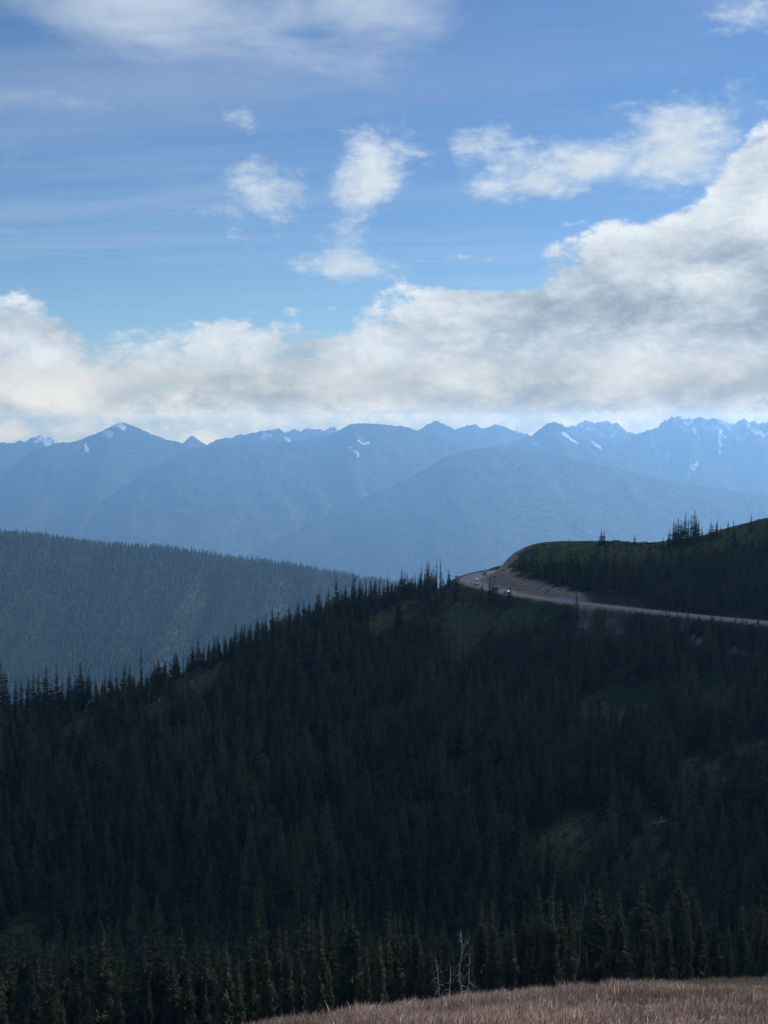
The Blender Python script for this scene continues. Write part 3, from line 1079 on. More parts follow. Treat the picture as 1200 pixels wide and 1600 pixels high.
def tree_at(u, vtop, Y, k, role, wide=1.0, hmin=2.0, hmax=24.0):
    r_ = ray(u, vtop)
    X = r_[0] * Y
    z = float(height(np.array([X]), np.array([Y]))[0])
    h = r_[2] * Y - z
    h = min(max(h, hmin), hmax)
    TREES.append((X, Y, z, h, wide, k, role))


R_ = random.Random(5)
# front row beside the meadow (top of each tree as seen)
front = [(182, 1517, 1.1), (232, 1525, .8), (265, 1512, .9), (285, 1535, .8), (320, 1530, 1.), (354, 1470, 1.15), (371, 1491, .9), (388, 1451, 1.1), (415, 1476, 1.), (434, 1436, 1.), (448, 1447, .9), (469, 1478, .9), (486, 1432, .9),
         (501, 1422, .95), (515, 1503, .9), (536, 1409, .9), (551, 1402, 1.1), (572, 1470, .9), (595, 1460, 1.2), (605, 1432, .9), (616, 1428, .95), (639, 1449, .95), (651, 1428, .9), (658, 1487, 1.1), (672, 1470, .9),
         (733, 1445, .9), (754, 1405, 1.1), (769, 1400, .9), (778, 1437, .85), (798, 1430, .9), (817, 1402, .9), (830, 1421, .9), (845, 1377, .9), (862, 1375, 1.0), (878, 1396, 1.15), (891, 1410, .9), (916, 1475, 1.0),
         (949, 1465, .9), (968, 1389, 1.3), (990, 1455, .8), (1008, 1425, .9), (1022, 1425, .9), (1016, 1494, 1.1), (1042, 1408, 1.1), (1068, 1398, .8), (1076, 1423, .9), (1093, 1414, 1.), (1117, 1412, 1.), (1140, 1440, .9),
         (1162, 1402, 1.), (1177, 1433, .9), (1188, 1394, 1.), (1198, 1421, 1.2), (1225, 1405, 1.1), (100, 1560, 1.), (40, 1570, 1.), (140, 1555, .9)]
for i, (u, v, w) in enumerate(front):
    Y = R_.uniform(93, 112) if u > 330 else R_.uniform(100, 125)
    if v > 1455 and u > 330: Y = R_.uniform(90, 98)
    tree_at(u, v, Y, R_.choice(NEAR_K), 'front', w * 1.08, 4.0, 17.0)
tree_at(687, 1449, 97, NEAR_B[0], 'front_dry', .9, 4, 15)
# skyline of the ridge, left to right
sky_l = [(3, 1033), (9, 1047), (23, 1062), (34, 1060), (44, 1055), (52, 1052), (60, 1050), (71, 1040), (80, 1060), (88, 1039), (97, 1058), (107, 1048), (118, 1055), (126, 1032), (138, 1043), (149, 1059), (163, 1053), (172, 1048), (183, 1050),
         (194, 1032), (202, 1037), (210, 1055), (220, 1012), (227, 1053), (238, 1042), (247, 1056), (258, 1032), (276, 1022), (286, 1022), (309, 995), (318, 1008), (327, 1001), (335, 989), (342, 996), (350, 995), (360, 990), (368, 975), (379, 983), (392, 972), (403, 963), (414, 960),
         (426, 951), (435, 951), (443, 955), (450, 943), (465, 937), (478, 957), (488, 945), (498, 924), (513, 919), (519, 926), (525, 899), (533, 920), (541, 913), (549, 909), (554, 894), (561, 906), (566, 912), (572, 901), (579, 901), (586, 906), (592, 917),
         (606, 898), (612, 909), (618, 915), (628, 888), (632, 893), (636, 894), (641, 902), (653, 899), (659, 884), (664, 890), (667, 876), (670, 875), (674, 889), (677, 883), (682, 876), (688, 872)]
cu = np.array([c[0] for c in CREST_L], float); cY = np.array([c[2] for c in CREST_L], float)
for u, v in sky_l:
    Y = float(np.interp(u, cu, cY)) + R_.uniform(-14, 3)
    thin = u in (276, 286, 572, 220, 682, 688)
    tree_at(u, v, Y, R_.choice(MID_K[3:] if thin or u > 650 else MID_K), 'crest', (0.8 if thin else (1.25 if u > 645 else 1.5)), 5.0, 26.0)
# trees round the road and on the hill
for u, v, Y, w in ((730, 900, 650, .4), (753, 904, 596, .8), (765, 900, 594, 1.1), (770, 906, 592, .9), (776, 908, 590, .8), (736, 907, 628, .5), (888, 943, 562, .9), (704, 906, 640, .6), (728, 925, 610, .8), (743, 922, 600, .9), (708, 930, 610, .8), (815, 938, 580, .6), (868, 936, 566, .9), (915, 944, 556, 1.), (940, 950, 550, .9), (985, 948, 545, 1.), (1005, 954, 540, 1.), (1046, 950, 530, 1.1), (1058, 954, 528, 1.), (1076, 951, 526, 1.2), (1092, 957, 522, 1.), (1112, 954, 518, 1.2), (1128, 960, 516, 1.), (1150, 957, 512, 1.1), (1165, 962, 508, 1.), (1185, 959, 505, 1.1)):
    tree_at(u, v, Y, R_.choice(MID_K), 'road', w * 1.3, 2.5, 22)
for u, v, w in ((889, 840, .9), (940, 828, 1.3), (944, 829, 1.1), (936, 838, 1.2), (950, 842, 1.3), (992, 834, .8), (1046, 826, 1.1), (1053, 812, 1.1), (1061, 809, 1.2), (1066, 820, 1.1), (1071, 801, .9), (1076, 808, .8), (1085, 797, 1.), (1091, 812, 1.), (1097, 823, 1.), (1103, 830, 1.), (1111, 814, 1.2), (1121, 812, 1.1), (1126, 822, 1.),
              (1138, 812, .9), (1146, 812, .8), (1174, 802, 1.), (1179, 810, 1.1), (1199, 806, 1.), (1036, 838, .9), (797, 872, 1.3), (806, 866, 1.4), (1056, 816, 1.1), (1064, 812, 1.1), (1080, 804, 1.0), (1088, 807, 1.0), (1115, 818, 1.1), (1119, 816, 1.1), (1152, 822, 1.), (1160, 826, 1.), (1186, 812, 1.), (1192, 815, 1.), (870, 848, 1.2), (915, 846, 1.3), (968, 844, 1.2)):
    c_u = np.array([c[0] for c in CREST_R], float); c_Y = np.array([c[2] for c in CREST_R], float)
    tree_at(u, v, float(np.interp(u, c_u, c_Y)) + R_.uniform(-8, 2), R_.choice(MID_K), 'hill', w * 1.6, 1.2, 24)

# the forest on the slope
sp_ = 3.95
sx_, sy_ = np.meshgrid(np.arange(-300, 330, sp_), np.arange(118, 662, sp_))
px = (sx_ + rng.uniform(-.5, .5, sx_.shape) * sp_ * 1.0).ravel()
py = (sy_ + rng.uniform(-.5, .5, sy_.shape) * sp_ * 1.0).ravel()
hx_, hy_ = np.meshgrid(np.arange(60, 300, 3.6), np.arange(520, 650, 3.6))       # the hill face carries a denser, lower wood
px = np.r_[px, (hx_ + rng.uniform(-1.8, 1.8, hx_.shape)).ravel()]
py = np.r_[py, (hy_ + rng.uniform(-1.8, 1.8, hy_.shape)).ravel()]
extra_ = np.arange(len(px)) >= sx_.size
pz, rd_, rk_, rs_ = height(px, py, True)
cwt, _g, _d = clear_weight(px, py)
dens = 1.08 + fbm(px / 40, py / 40, 4, 71) * 0.9
uu, vv = project(np.stack([px, py, pz], -1))
crestY = np.interp(uu, cu, cY)
left_side = px < 55
ok = (rng.random(px.shape) < dens) & (cwt < 0.35) & ~(left_side & (py > crestY + 12)) & (np.abs(uu - 600) < 760)
band = np.where(rs_ > 0, W_OUT[rk_] + 9, 10.0)
ok &= rd_ > band
up_hill = (rs_ < 0) & (py > 500)
ok &= up_hill | ~extra_
# hill face above the road: dense low trees on the lower face, open meadow on top
hx = np.interp(uu, [780, 830, 900, 1000, 1100, 1200, 1350], [905, 888, 886, 888, 872, 852, 840])
ok &= ~(up_hill & (vv < hx + rng.uniform(-14, 10, px.shape)))
ok &= ~(up_hill & (bank_w := (px < 128) & (rd_ < 24 - 0.1 * (px - 60))))
# the cut slope below the road is nearly bare, so the road shows
ok &= ~((rs_ > 0) & (rd_ < 24) & (rng.random(px.shape) < np.where(px > 85, 0.5, 0.75)) & (py > 480))
px, py, pz, uu, vv, rd_, rs_, up_hill = (a[ok] for a in (px, py, pz, uu, vv, rd_, rs_, up_hill))
hts = rng.uniform(7, 21, px.shape) * (0.9 + 0.35 * fbm(px / 60, py / 60, 2, 91))
hts = np.where(up_hill, rng.uniform(5, 10, px.shape), hts)
hts = np.where((rs_ > 0) & (rd_ < 30) & (py > 480), np.minimum(hts, rng.uniform(6, 15, px.shape)), hts)
hts = np.where(py < 170, np.minimum(hts, 15), hts)
hts *= np.where(rng.random(px.shape) < 0.2, 0.55, 1.0)
# on the crest stay below the trees that make the skyline
near_crest = (px < 55) & (py > np.interp(uu, cu, cY) - 30)
hts = np.where(near_crest, np.minimum(hts, rng.uniform(6, 13, px.shape)), hts)
lightness = fbm(px / 32, py / 32, 3, 101)
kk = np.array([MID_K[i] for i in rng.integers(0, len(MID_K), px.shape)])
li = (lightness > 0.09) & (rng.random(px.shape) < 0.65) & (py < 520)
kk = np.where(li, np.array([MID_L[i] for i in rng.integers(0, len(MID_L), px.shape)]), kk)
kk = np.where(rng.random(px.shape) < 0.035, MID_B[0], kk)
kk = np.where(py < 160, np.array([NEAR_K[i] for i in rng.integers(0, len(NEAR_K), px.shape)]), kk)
wid = rng.uniform(1.15, 2.0, px.shape)
for i in range(len(px)):
    TREES.append((px[i], py[i], pz[i], hts[i], wid[i], int(kk[i]), 'slope'))

# which of them show most: a coarse depth-sorted picture of the crowns
T = np.array([t[:5] for t in TREES]); roles = [t[6] for t in TREES]
tu, tv1 = project(T[:, :3]); _, tv0 = project(T[:, :3] + np.stack([T[:, 0] * 0, T[:, 0] * 0, T[:, 3]], -1))
CELL = 3.0
cover = np.zeros((int(1600 / CELL) + 1, int(1200 / CELL) + 1), bool)
cover[int(1600 / CELL):] = True
shown = np.zeros(len(T))
for i in np.argsort(T[:, 1]):
    hpx = tv1[i] - tv0[i]
    wpx = 0.12 * hpx * T[i, 4]
    for row in range(max(0, int(tv0[i] / CELL)), min(cover.shape[0] - 1, int(tv1[i] / CELL)) + 1):
        t = min(1, max(0.05, (row * CELL - tv0[i]) / max(hpx, 1)))
        a, b = int((tu[i] - wpx * t) / CELL), int((tu[i] + wpx * t) / CELL) + 1
        a, b = max(a, 0), min(b, cover.shape[1])
        if b > a:
            seg_ = cover[row, a:b]
            shown[i] += (~seg_).sum()
            seg_[:] = True
named = [i for i, r in enumerate(roles) if r != 'slope' and shown[i] > 2]
rest = [i for i in np.argsort(-shown) if roles[i] == 'slope' and shown[i] > 4]
single = set(named) | set(rest[:max(0, 320 - len(named))])
print('trees', len(TREES), 'single', len(single), 'named', len(named))

ORD = ['first', 'second', 'third', 'fourth', 'fifth', 'sixth', 'seventh', 'eighth', 'ninth', 'tenth']


def ordinal(n):
    if n < 10: return ORD[n]
    n += 1
    return '%d%s' % (n, 'th' if 10 <= n % 100 <= 20 else {1: 'st', 2: 'nd', 3: 'rd'}.get(n % 10, 'th'))


labels = {}
for role, text, grp in (('front', 'olive conifer in the front row behind the grass meadow, {} from the left', 'conifers beside the meadow'),
                        ('crest', 'dark fir standing on the ridge skyline, {} skyline tree from the left edge', 'firs on the ridge skyline'),
                        ('road', 'dark fir standing just below the mountain road, {} from the left', 'firs below the road'),
                        ('hill', 'dark fir on top of the round hill above the road, {} from the left', 'firs on top of the hill')):
    ids = sorted((i for i in named if roles[i] == role), key=lambda i: tu[i])
    for n, i in enumerate(ids):
        labels[i] = (text.format(ordinal(n)), grp)
for i in named:
    if roles[i] == 'front_dry':
        labels[i] = ('brownish half dry fir beside the bare silver snags', 'conifers beside the meadow')
for i in single:
    if i not in labels:
        nm = kinds[TREES[i][5]][0]
        side = ('lower ' if tv0[i] > 1330 else ('upper ' if tv0[i] < 1150 else '')) + ('left' if tu[i] < 400 else ('middle' if tu[i] < 800 else 'right'))
        size = 'tall' if T[i, 3] > 15 else ('short' if T[i, 3] < 10 else 'medium sized')
        if nm == 'mid_light':
            labels[i] = ('lighter olive green conifer among the dark firs on the %s of the shaded slope' % side, 'lighter conifers, %s of the slope' % side)
        elif nm == 'mid_brown':
            labels[i] = ('thin brown dying fir on the %s of the shaded slope' % side, 'dying firs, %s of the slope' % side)
        elif nm.startswith('near'):
            labels[i] = ('%s olive conifer downhill of the meadow row at the %s of the photo' % (size, side), '%s conifers below the meadow, %s' % (size, side))
        else:
            labels[i] = ('%s dark fir in the dense forest on the %s of the shaded slope' % (size, side), '%s dark firs, %s of the slope' % (size, side))

for i in sorted(single, key=lambda i: tu[i]):
    X, Y, Z, h, w, k, role = TREES[i]
    e = bpy.data.objects.new('fir_tree', None)
    e.empty_display_size = 1.0
    COL.objects.link(e)
    e.location = (X, Y, Z)
    q = h / H0
    e.scale = (q * w, q * w, q)
    e.rotation_euler = (0, 0, R_.uniform(0, 6.28))
    tag(e, labels[i][0], 'tree', labels[i][1])
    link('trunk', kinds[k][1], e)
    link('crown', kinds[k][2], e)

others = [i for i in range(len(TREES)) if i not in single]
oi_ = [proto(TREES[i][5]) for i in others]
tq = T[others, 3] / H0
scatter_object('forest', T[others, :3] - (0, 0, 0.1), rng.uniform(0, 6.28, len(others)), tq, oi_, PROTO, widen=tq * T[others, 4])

# ------------------------------------------------------------------ forest on the ridge across the valley
FARP = bpy.data.collections.new('far_conifer_kinds')
for i in range(4):
    r = random.Random(300 + i)
    mb = MB()
    lv = 6
    for a in range(lv):
        z0 = 22.0 * (a / lv) + 0.8; R0 = 3.4 * (1 - a / lv) ** .85 + .25
        z1 = min(22.0, z0 + 22.0 / lv * 1.9)
        n = 6; o = r.uniform(0, 6.28)
        for j in range(n):
            g = o + 6.283 * j / n
            rr = R0 * r.uniform(.7, 1.2)
            mb.poly(((math.cos(g) * rr, math.sin(g) * rr, z0 - r.uniform(0, 1.2)), (math.cos(g + .95) * rr * .8, math.sin(g + .95) * rr * .8, z0 + r.uniform(0, 1)), (0, 0, z1)))
    mb.tube([(0, 0, -1.5), (0, 0, 20)], [.3, .05], 4, False)
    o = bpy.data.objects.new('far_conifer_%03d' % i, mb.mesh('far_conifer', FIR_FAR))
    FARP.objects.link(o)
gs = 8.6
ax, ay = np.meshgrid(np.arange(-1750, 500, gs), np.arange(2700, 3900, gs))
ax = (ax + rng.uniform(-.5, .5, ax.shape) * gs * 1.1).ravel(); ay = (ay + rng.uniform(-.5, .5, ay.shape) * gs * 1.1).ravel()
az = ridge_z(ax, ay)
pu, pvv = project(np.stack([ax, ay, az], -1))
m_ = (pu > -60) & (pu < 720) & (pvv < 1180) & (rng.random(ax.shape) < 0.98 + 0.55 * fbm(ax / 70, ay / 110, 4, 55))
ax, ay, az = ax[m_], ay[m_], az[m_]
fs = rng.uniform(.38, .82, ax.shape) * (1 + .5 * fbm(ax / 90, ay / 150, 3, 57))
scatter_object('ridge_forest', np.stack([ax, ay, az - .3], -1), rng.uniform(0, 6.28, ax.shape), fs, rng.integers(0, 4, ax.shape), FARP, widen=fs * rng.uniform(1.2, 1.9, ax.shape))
print('far trees', len(ax))

# ------------------------------------------------------------------ meadow grass
def meadow_grass():
    n = 230000
    gx_ = rng.uniform(-45, 62, n); gy_ = rng.uniform(56, 99, n)
    edge_ = np.interp(600 + gx_ / 84 * 1800 * .9, [c[0] for c in MEADOW], [c[2] for c in MEADOW]) + 9 + fbm(gx_ / 5, gy_ / 5, 3, 120) * 8
    gz_ = height(gx_, gy_)
    u_, v_ = project(np.stack([gx_, gy_, gz_], -1))
    clump = fbm(gx_ / 1.6, gy_ / 1.6, 3, 131)
    m_ = (gy_ < edge_) & (u_ > 330) & (u_ < 1260) & (v_ < 1640) & (rng.random(n) < 0.75 + clump)
    gx_, gy_, gz_, clump = gx_[m_], gy_[m_], gz_[m_], clump[m_]
    n = len(gx_)
    green_patch = np.exp(-((gx_ - 25.5) / 4.5) ** 2 - ((gy_ - 80) / 6.5) ** 2)
    h = rng.uniform(.25, .70, n) * (1 + clump * 1.1) * (1 - .55 * green_patch)
    a = rng.uniform(0, 6.283, n)
    w = rng.uniform(.012, .028, n)
    lean = rng.normal(0, .16, (n, 2)) * h[:, None] + np.array([0.05, 0.0])
    base = np.stack([gx_, gy_, gz_ - .03], -1)
    off = np.stack([np.cos(a) * w, np.sin(a) * w, a * 0], -1)
    mid = base + np.stack([lean[:, 0] * .35, lean[:, 1] * .35, h * .62], -1)
    tip = base + np.stack([lean[:, 0] * 1.3, lean[:, 1] * 1.3, h], -1)
    # stem with a wider seed head towards the tip
    V = np.stack([base - off * .6, base + off * .6, mid + off * 1.1, tip, mid - off * 1.1], 1).reshape(-1, 3)
    i = np.arange(n)[:, None] * 5
    f3 = np.concatenate([i + [0, 1, 2], i + [0, 2, 4], i + [4, 2, 3]], 0)
    c = np.empty((n, 3))
    t = rng.random(n)[:, None]
    c[:] = np.array([.22, .165, .145]) * (1 - t) + np.array([.31, .25, .21]) * t
    red = rng.random(n) < .3
    c[red] = np.array([.22, .14, .125]) * (0.7 + .5 * t[red])
    straw = rng.random(n) < .05
    c[straw] = (.55, .48, .40)
    gp = green_patch[:, None]
    c = c * (1 - gp * .8) + np.array([.18, .175, .10]) * gp * .8
    broad = fbm(gx_ / 7, gy_ / 7, 3, 140)[:, None]
    c *= (1 + broad * .7) * (1 + clump[:, None] * .5)
    white = (rng.random(n) < .006) & (gp[:, 0] < .3)
    c[white] = (.75, .73, .68)
    m, t_, b = new_mat('dry_grass')
    at_ = t_.nodes.new('ShaderNodeAttribute'); at_.attribute_name = 'tone'
    t_.links.new(at_.outputs['Color'], b.inputs['Base Color'])
    b.inputs['Roughness'].default_value = .85
    b.inputs['Specular IOR Level'].default_value = .1
    glow = t_.nodes.new('ShaderNodeBsdfTranslucent')
    t_.links.new(at_.outputs['Color'], glow.inputs['Color'])
    mx = t_.nodes.new('ShaderNodeMixShader'); mx.inputs[0].default_value = .3
    out = next(q for q in t_.nodes if q.type == 'OUTPUT_MATERIAL')
    t_.links.new(b.outputs[0], mx.inputs[1]); t_.links.new(glow.outputs[0], mx.inputs[2])
    t_.links.new(mx.outputs[0], out.inputs['Surface'])
    me = mesh_np('meadow_grass', V, f3, [m])
    color_attr(me, 'tone', np.repeat(c, 5, 0))
    tag(link('meadow_grass', me), kind='stuff')
meadow_grass()

# low heather and shrubs on the open ground of the slopes
SHP = bpy.data.collections.new('shrub_kinds')
SHRUB = foliage('shrub_leaves', (0.03, 0.04, 0.02), (0.06, 0.07, 0.03), (0.085, 0.075, 0.045))
for i in range(3):
    r = random.Random(500 + i)
    mb = MB()
    for k in range(46):
        a = r.uniform(0, 6.28); e = r.uniform(0.1, 1.5); rad = r.uniform(.45, 1)
        p = Vector((math.cos(a) * math.cos(e), math.sin(a) * math.cos(e), math.sin(e) * .75)) * rad
        q = [Vector((r.uniform(-1, 1), r.uniform(-1, 1), r.uniform(-.6, 1))) * .34 for _ in range(3)]
        mb.poly([p + d for d in q])
    o = bpy.data.objects.new('shrub_kind_%d' % i, mb.mesh('shrub', SHRUB)); SHP.objects.link(o)
n_ = 40000
sxx = rng.uniform(-200, 260, n_); syy = rng.uniform(300, 672, n_)
szz, srd, srk, srs = height(sxx, syy, True)
cwx, cgx, cdx = clear_weight(sxx, syy)
su, sv = project(np.stack([sxx, syy, szz], -1))
prob = np.maximum(cwx * (1 - .75 * cdx), ((syy > 560) & (sxx > 60)) * .75)
prob = np.maximum(prob, .4) * (0.55 + fbm(sxx / 9, syy / 9, 3, 160) * 1.4)
okk = (rng.random(n_) < prob) & (srd > np.where(srs > 0, W_OUT[srk] + 3, 8)) & (su > -40) & (su < 1240)
okk &= ~((srs < 0) & (srd < 22) & (sxx < 120) & (rng.random(n_) < .8))
sxx, syy, szz = sxx[okk], syy[okk], szz[okk]
ss = rng.uniform(.4, 1.3, sxx.shape)
scatter_object('ground_cover', np.stack([sxx, syy, szz], -1), rng.uniform(0, 6.28, sxx.shape), ss * .75, rng.integers(0, 3, sxx.shape), SHP, widen=ss)

# ------------------------------------------------------------------ dead trees and logs
def snag(name, label, X, Y, Z, h, lean=(0, 0), branches=0, seed=0, rad=None, group=None, fork=False):
    r = random.Random(900 + seed)
    e = bpy.data.objects.new(name, None); COL.objects.link(e); e.location = (X, Y, Z)
    tag(e, label, 'dead tree', group)
    rad = rad or h * .016
    wob = [(0, 0)] + [(r.uniform(-.03, .03) * h, r.uniform(-.03, .03) * h) for _ in range(4)]
    pts = []
    for i in range(5):
        t = i / 4
        pts.append((lean[0] * t * h + wob[i][0], lean[1] * t * h + wob[i][1], -0.4 + (h + .4) * t))
    tb = MB(); tb.tube(pts, [rad, rad * .85, rad * .65, rad * .4, rad * .12], 7)
    link('trunk', tb.mesh('trunk', DEADWOOD, True), e)
    for k in range(branches):
        t = .18 + .78 * (k + r.random()) / max(branches, 1)
        i = min(3, int(t * 4)); fr = t * 4 - i
        p0 = Vector(pts[i]).lerp(Vector(pts[i + 1]), fr)
        a = r.uniform(0, 6.28); L = h * r.uniform(.1, .24) * (1.15 - t * .7)
        o = Vector((math.cos(a), math.sin(a), 0))
        d = r.uniform(.5, 1.5) if not fork or t < .6 else -r.uniform(.5, 1.2)
        bp = [p0 + o * (L * q) + Vector((0, 0, L * (.25 * q - d * q * q))) + Vector((r.uniform(-.05, .05), r.uniform(-.05, .05), 0)) * L for q in (0, .35, .7, 1.0)]
        bm_ = MB(); bm_.tube([tuple(p) for p in bp], [rad * .33, rad * .26, rad * .18, rad * .07], 5)
        for q in range(4):
            s0 = bp[1 + q % 3].lerp(bp[min(3, 2 + q % 3)], r.random())
            tw = s0 + Vector((r.uniform(-.3, .3), r.uniform(-.3, .3), r.uniform(-.45, .1))) * L
            bm_.tube([tuple(s0), tuple(s0.lerp(tw, .6) + Vector((0, 0, .04 * L))), tuple(tw)], [rad * .15, rad * .11, rad * .04], 4, False)
        link('branch', bm_.mesh('branch', DEADWOOD), e)
    return e


for i, (u, vt, Y, br, lean, lab, fk) in enumerate((
        (686, 1497, 90, 12, (-.05, 0), 'short silver snag with drooping bare branches, leftmost of the bare snags by the meadow', False),
        (701, 1510, 89, 10, (.04, 0), 'low bleached snag between the two taller bare snags by the meadow', False),
        (717, 1452, 91, 16, (.02, 0), 'tallest silver dead tree with forked bare tip beside the meadow', True),
        (731, 1488, 90, 10, (.06, 0), 'silver dead tree with hanging twigs, rightmost of the bare snags by the meadow', False))):
    X = ray(u, vt)[0] * Y
    z = float(height(np.array([X]), np.array([Y]))[0])
    snag('dead_tree', lab, X, Y, z, ray(u, vt)[2] * Y - z, lean, br, i, .085, 'bare snags beside the meadow', fk)

poles = [((716, 957), (718, 1002), 'pale bleached trunk standing below the road bend'),
         ((834, 1138), (842, 1168), 'bent white dead trunk in the middle of the right slope'),
         ((586, 1108), (584, 1140), 'thin pale dead trunk above the middle of the slope'),
         ((738, 1200), (733, 1238), 'leaning pale snag right of the slope centre'),
         ((912, 1402), (898, 1436), 'two toned leaning grey stick above the meadow firs'),
         ((1000, 1455), (998, 1520), 'straight grey bare pole among the firs behind the meadow'),
         ((861, 1345), (866, 1390), 'thin grey spike rising out of the tallest meadow firs'),
         ((196, 1025), (197, 1075), 'grey leafless pole on the left ridge skyline'),
         ((232, 1042), (233, 1082), 'short grey leafless pole on the left ridge skyline'),
         ((1106, 1074), (1103, 1092), 'pale stump trunk in the green clearing on the right'),
         ((1090, 1076), (1090, 1092), 'small pale snag beside the stump in the right clearing'),
         ((1072, 1062), (1070, 1085), 'white leaning snag at the edge of the right clearing'),
         ((898, 1130), (897, 1165), 'thin straight grey snag left of the right clearing'),
         ((320, 1090), (316, 1122), 'weathered snag below the bare ridge shoulder'),
         ((500, 985), (498, 1003), 'short white snag on the upper ridge slope')]
for i, ((u0, v0), (u1, v1), lab) in enumerate(poles):
    if v1 > 1380:
        Y = 116.0
    else:
        h_ = hit(u1, v1 + (8 if v1 < 1010 else 0), 115)
        if h_ is None:
            h_ = hit(u1, v1 + 30, 115)
        Y = h_[1] - 16
    r0, r1 = ray(u0, v0) * Y, ray(u1, v1) * Y
    X = r1[0] - (r0[0] - r1[0]) * .3
    z = float(height(np.array([X]), np.array([Y]))[0])
    hh = max(r0[2] - z, 2.5)
    snag('dead_tree', lab, X, Y, z, hh, ((r0[0] - X) / hh, 0), 3 if hh > 6 else 1, 50 + i, .16 if Y > 200 else .06, 'pale snags on the slope')

for i, (a, b, lab) in enumerate((((142, 1092), (131, 1113), 'pale fallen log leaning downhill on the left ridge, upper one'), ((148, 1122), (134, 1139), 'white fallen log on the left ridge below the upper one'),
                                 ((250, 1091), (246, 1101), 'short pale fallen log below the left ridge poles'), ((1034, 1277), (1028, 1292), 'bleached log lying in the brown gully on the right'), ((1040, 1283), (1022, 1288), 'short bleached log across the brown gully on the right'))):
    h0 = hit(*b, 115)
    Y = h0[1] - 6
    p0, p1 = at(*a, Y), at(*b, Y - 1.5)
    c = (p0 + p1) / 2
    e = bpy.data.objects.new('fallen_log', None); COL.objects.link(e); e.location = c
    tag(e, lab, 'log', 'fallen logs on the slope')
    m_ = MB(); m_.tube([tuple(p0 - c), tuple((p0 - c) * .2 + (0, 0, .2)), tuple(p1 - c)], [.14, .24, .30], 7)
    link('trunk', m_.mesh('trunk', DEADWOOD, True), e)
    m_ = MB(); q = (p0 - c) * .3; m_.tube([tuple(q), tuple(q + (.9, .2, 1.1))], [.09, .03], 5)
    link('branch_stub', m_.mesh('branch_stub', DEADWOOD), e)

# ------------------------------------------------------------------ cars on the road
def paint(name, c, metal=0.0):
    m, t, b = new_mat(name)
    n = noise(obj_pos(t), 2.0, 3.0)
    t.links.new(mixc(remap(n, .3, .7), tuple(q * .9 for q in c), c), b.inputs['Base Color'])
    b.inputs['Roughness'].default_value = .3
    b.inputs['Specular IOR Level'].default_value = .5
    b.inputs['Metallic'].default_value = metal
    return m


GLASS = paint('car_glass', (.02, .024, .028)); GLASS.node_tree.nodes['Principled BSDF'].inputs['Roughness'].default_value = .08
TYRE = paint('tyre', (.02, .02, .02)); RIM = paint('wheel_rim', (.45, .45, .46), .6); LAMP = paint('lamp_lens', (.75, .76, .76)); TAIL = paint('tail_lens', (.35, .02, .02)); TRIM = paint('dark_trim', (.03, .03, .032))


def car_body(suv, mat, name):
    """lofted cross-sections along the length (x forward)"""
    L = 4.6
    st = [(-2.30, .45, .80, .74), (-2.22, .34, .95, .86), (-1.6, .26, 1.00 if not suv else 1.08, .90), (-.6, .24, .98 if not suv else 1.08, .92), (.6, .24, .97 if not suv else 1.06, .92), (1.2, .26, .90 if not suv else 1.02, .91), (1.9, .30, .80 if not suv else .92, .86), (2.22, .36, .70 if not suv else .80, .78), (2.30, .45, .60 if not suv else .68, .66)]
    m = MB(); rings = []
    for x, z0, z1, w in st:
        b = len(m.v)
        m.v += [(x, -w * .9, z0), (x, -w, z0 + .16), (x, -w, (z0 + z1) / 2 + .05), (x, -w * .93, z1 - .04), (x, -w * .8, z1), (x, w * .8, z1), (x, w * .93, z1 - .04), (x, w, (z0 + z1) / 2 + .05), (x, w, z0 + .16), (x, w * .9, z0)]
        rings.append(b)
    for a, b in zip(rings, rings[1:]):
        for k in range(10):
            m.f.append((a + k, b + k, b + (k + 1) % 10, a + (k + 1) % 10))
    m.f.append(tuple(rings[0] + k for k in range(10))); m.f.append(tuple(rings[-1] + k for k in reversed(range(10))))
    return m


def prism(m, prof, w0, w1, zlo, zhi):
    """side profile (x,z) extruded across, leaning in from w0 at zlo to w1 at zhi"""
    n = len(prof); b = len(m.v)
    for sg in (-1, 1):
        for x, z in prof:
            t = (z - zlo) / (zhi - zlo)
            m.v.append((x, sg * (w0 + (w1 - w0) * t), z))
    m.f.append(tuple(b + k for k in range(n))); m.f.append(tuple(b + n + k for k in reversed(range(n))))
    for k in range(n):
        m.f.append((b + k, b + n + k, b + n + (k + 1) % n, b + (k + 1) % n))


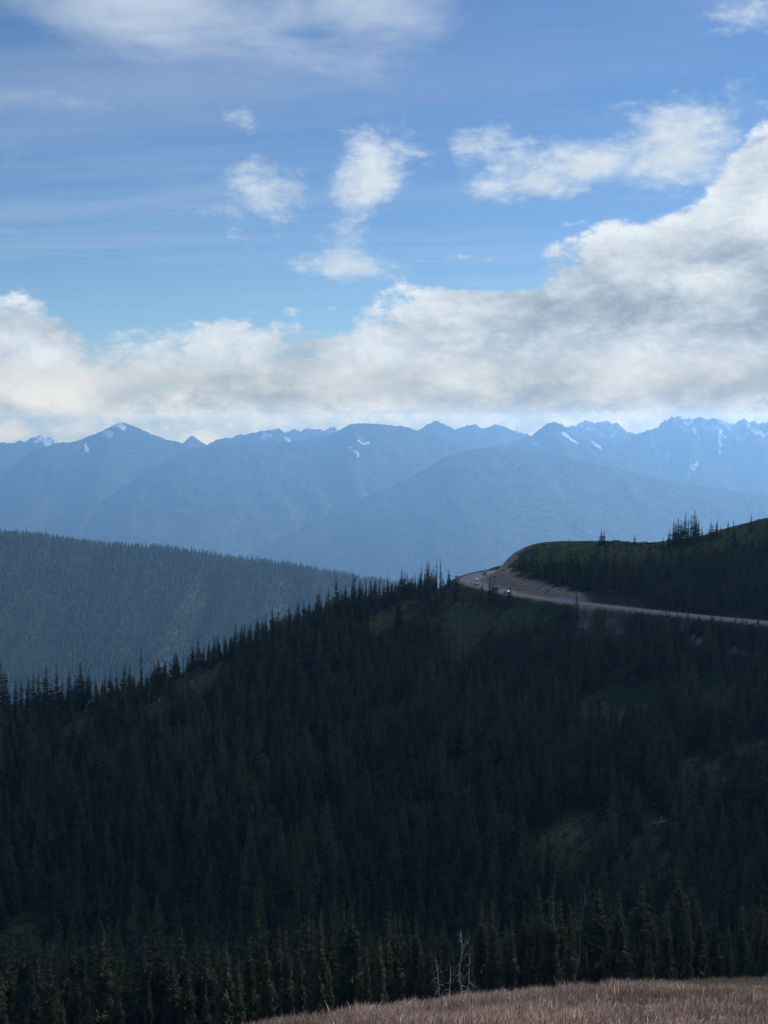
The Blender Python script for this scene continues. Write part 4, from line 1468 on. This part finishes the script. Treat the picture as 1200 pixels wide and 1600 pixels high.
def car(label, idx, off, back, mat, suv=False):
    p = RC[idx] + RN[idx] * off
    t = RT[idx] * (-1 if back else 1)
    e = bpy.data.objects.new('car', None); COL.objects.link(e)
    e.location = (p[0], p[1], RC[idx, 2] + .06 + .10 * max(0, 1 - abs(off) / 4.2))
    e.rotation_euler = (0, 0, math.atan2(t[1], t[0]))
    tag(e, label, 'car', 'cars on the mountain road')
    body = car_body(suv, mat, 'body')
    zt = 1.72 if suv else 1.45
    zb = 1.04 if suv else .94
    back_x = -2.05 if suv else -1.85
    prof_roof = [(back_x + .30, zt - .07), (-.9, zt), (.1, zt), (.42, zt - .10), (.42, zt - .14), (back_x + .30, zt - .14)]
    prism(body, prof_roof, .66, .62, zt - .14, zt)
    for sx0, sx1 in ((back_x + .28, back_x + .42), (-.75, -.65), (.40, .50)):      # pillars
        prism(body, [(sx0 - (.24 if sx0 < -1 else 0) + (.55 if sx0 > .3 else 0), zb - .02), (sx1 - (.24 if sx0 < -1 else 0) + (.55 if sx0 > .3 else 0), zb - .02), (sx1, zt - .12), (sx0, zt - .12)], .80, .66, zb, zt - .1)
    bo = link('body', body.mesh('body', mat, False), e)
    gl = MB()
    prism(gl, [(back_x + .06, zb - .03), (1.02, zb - .03), (.44, zt - .13), (back_x + .32, zt - .13)], .785, .645, zb, zt - .12)
    link('window_glass', gl.mesh('window_glass', GLASS), e)
    for wx in (-1.38, 1.42):
        for sg in (-1, 1):
            w = MB(); w.tube([(wx, sg * .74, .34), (wx, sg * .90, .34)], [.34, .34], 14)
            wo = link('wheel', w.mesh('wheel', TYRE), e)
            rm_ = MB(); rm_.tube([(wx, sg * .88, .34), (wx, sg * .925, .34)], [.21, .20], 10)
            link('rim', rm_.mesh('rim', RIM), wo)
    for sg in (-1, 1):
        q = MB(); q.box((2.24, sg * .58, .62 if not suv else .70), (.14, .32, .13)); link('headlight', q.mesh('headlight', LAMP), e)
        q = MB(); q.box((-2.26, sg * .62, .78 if not suv else .88), (.10, .26, .16)); link('tail_light', q.mesh('tail_light', TAIL), e)
    q = MB(); q.box((2.27, 0, .45), (.12, 1.3, .14)); link('bumper', q.mesh('bumper', TRIM), e)


P_u, P_v = project(RC)


def road_index(u, v):
    return int(np.argmin((P_u - u) ** 2 + ((P_v - v) * 2) ** 2))


WHITE, SILVER, DARK, BLACK, BLUE = paint('white_paint', (.8, .8, .79)), paint('silver_paint', (.5, .51, .52), .3), paint('charcoal_paint', (.05, .052, .058)), paint('black_paint', (.02, .02, .022)), paint('grey_blue_paint', (.12, .15, .19))
car('white car driving alone on the road just right of the bend', road_index(797, 927), 2.0, True, WHITE)
car('dark car following behind the lone white car, left of it', road_index(777, 922), 2.0, True, BLACK, True)
car('white car partly behind the roadside firs next to the dark car', road_index(771, 920) + 1, -2.0, False, SILVER)
car('grey car nearest on the bend of the road', road_index(749, 914), 2.2, True, SILVER)
car('white car in the middle of the bend between two other cars', road_index(742, 907), -1.8, True, WHITE)
car('dark topped car farthest along the bend, by the cut bank', road_index(753, 899), -1.8, True, BLUE, True)

# guard rail along the outer edge of the bend
GR = paint('weathered_steel', (.10, .095, .09), .2)
e = bpy.data.objects.new('guard_rail', None); COL.objects.link(e)
i0, i1 = 9 * 14 + 9, len(RC) - 10
e.location = RC[i0]
tag(e, 'low dark guard rail along the outer edge of the road bend', 'guard rail')
O = [RC[i] + RN[i] * (W_OUT[i] + .7) for i in range(i0, i1)]
rb = MB()
for a, b in zip(O, O[1:]):
    a0, b0 = a - RC[i0], b - RC[i0]
    rb.poly((a0 + (0, 0, .45), b0 + (0, 0, .45), b0 + (0, 0, .85), a0 + (0, 0, .85)))
    n0 = np.array((.08, .08, 0))
    rb.poly((a0 + n0 + (0, 0, .85), b0 + n0 + (0, 0, .85), b0 + n0 + (0, 0, .45), a0 + n0 + (0, 0, .45)))
    rb.poly((a0 + (0, 0, .85), b0 + (0, 0, .85), b0 + n0 + (0, 0, .85), a0 + n0 + (0, 0, .85)))
link('rail', rb.mesh('rail', GR), e)
pm = MB(); pm.box((0, 0, .3), (.2, .2, 1.2)); pmesh = pm.mesh('post', GR)
for a in O[::2]:
    o = link('post', pmesh, e); o.location = a - RC[i0]
# road sign on a post at the pull-out
i = road_index(738, 907)
p = RC[i] + RN[i] * (W_OUT[i] + 2.2)
e = bpy.data.objects.new('road_sign', None); COL.objects.link(e); e.location = (p[0], p[1], float(height(np.array([p[0]]), np.array([p[1]]))[0]))
tag(e, 'small dark sign on a post at the outer edge of the bend', 'sign')
m_ = MB(); m_.tube([(0, 0, -.3), (0, 0, 2.6)], [.06, .06], 6); link('post', m_.mesh('post', GR), e)
m_ = MB(); m_.box((0, -.08, 2.3), (.75, .04, .75)); link('sign_plate', m_.mesh('sign_plate', GR), e)
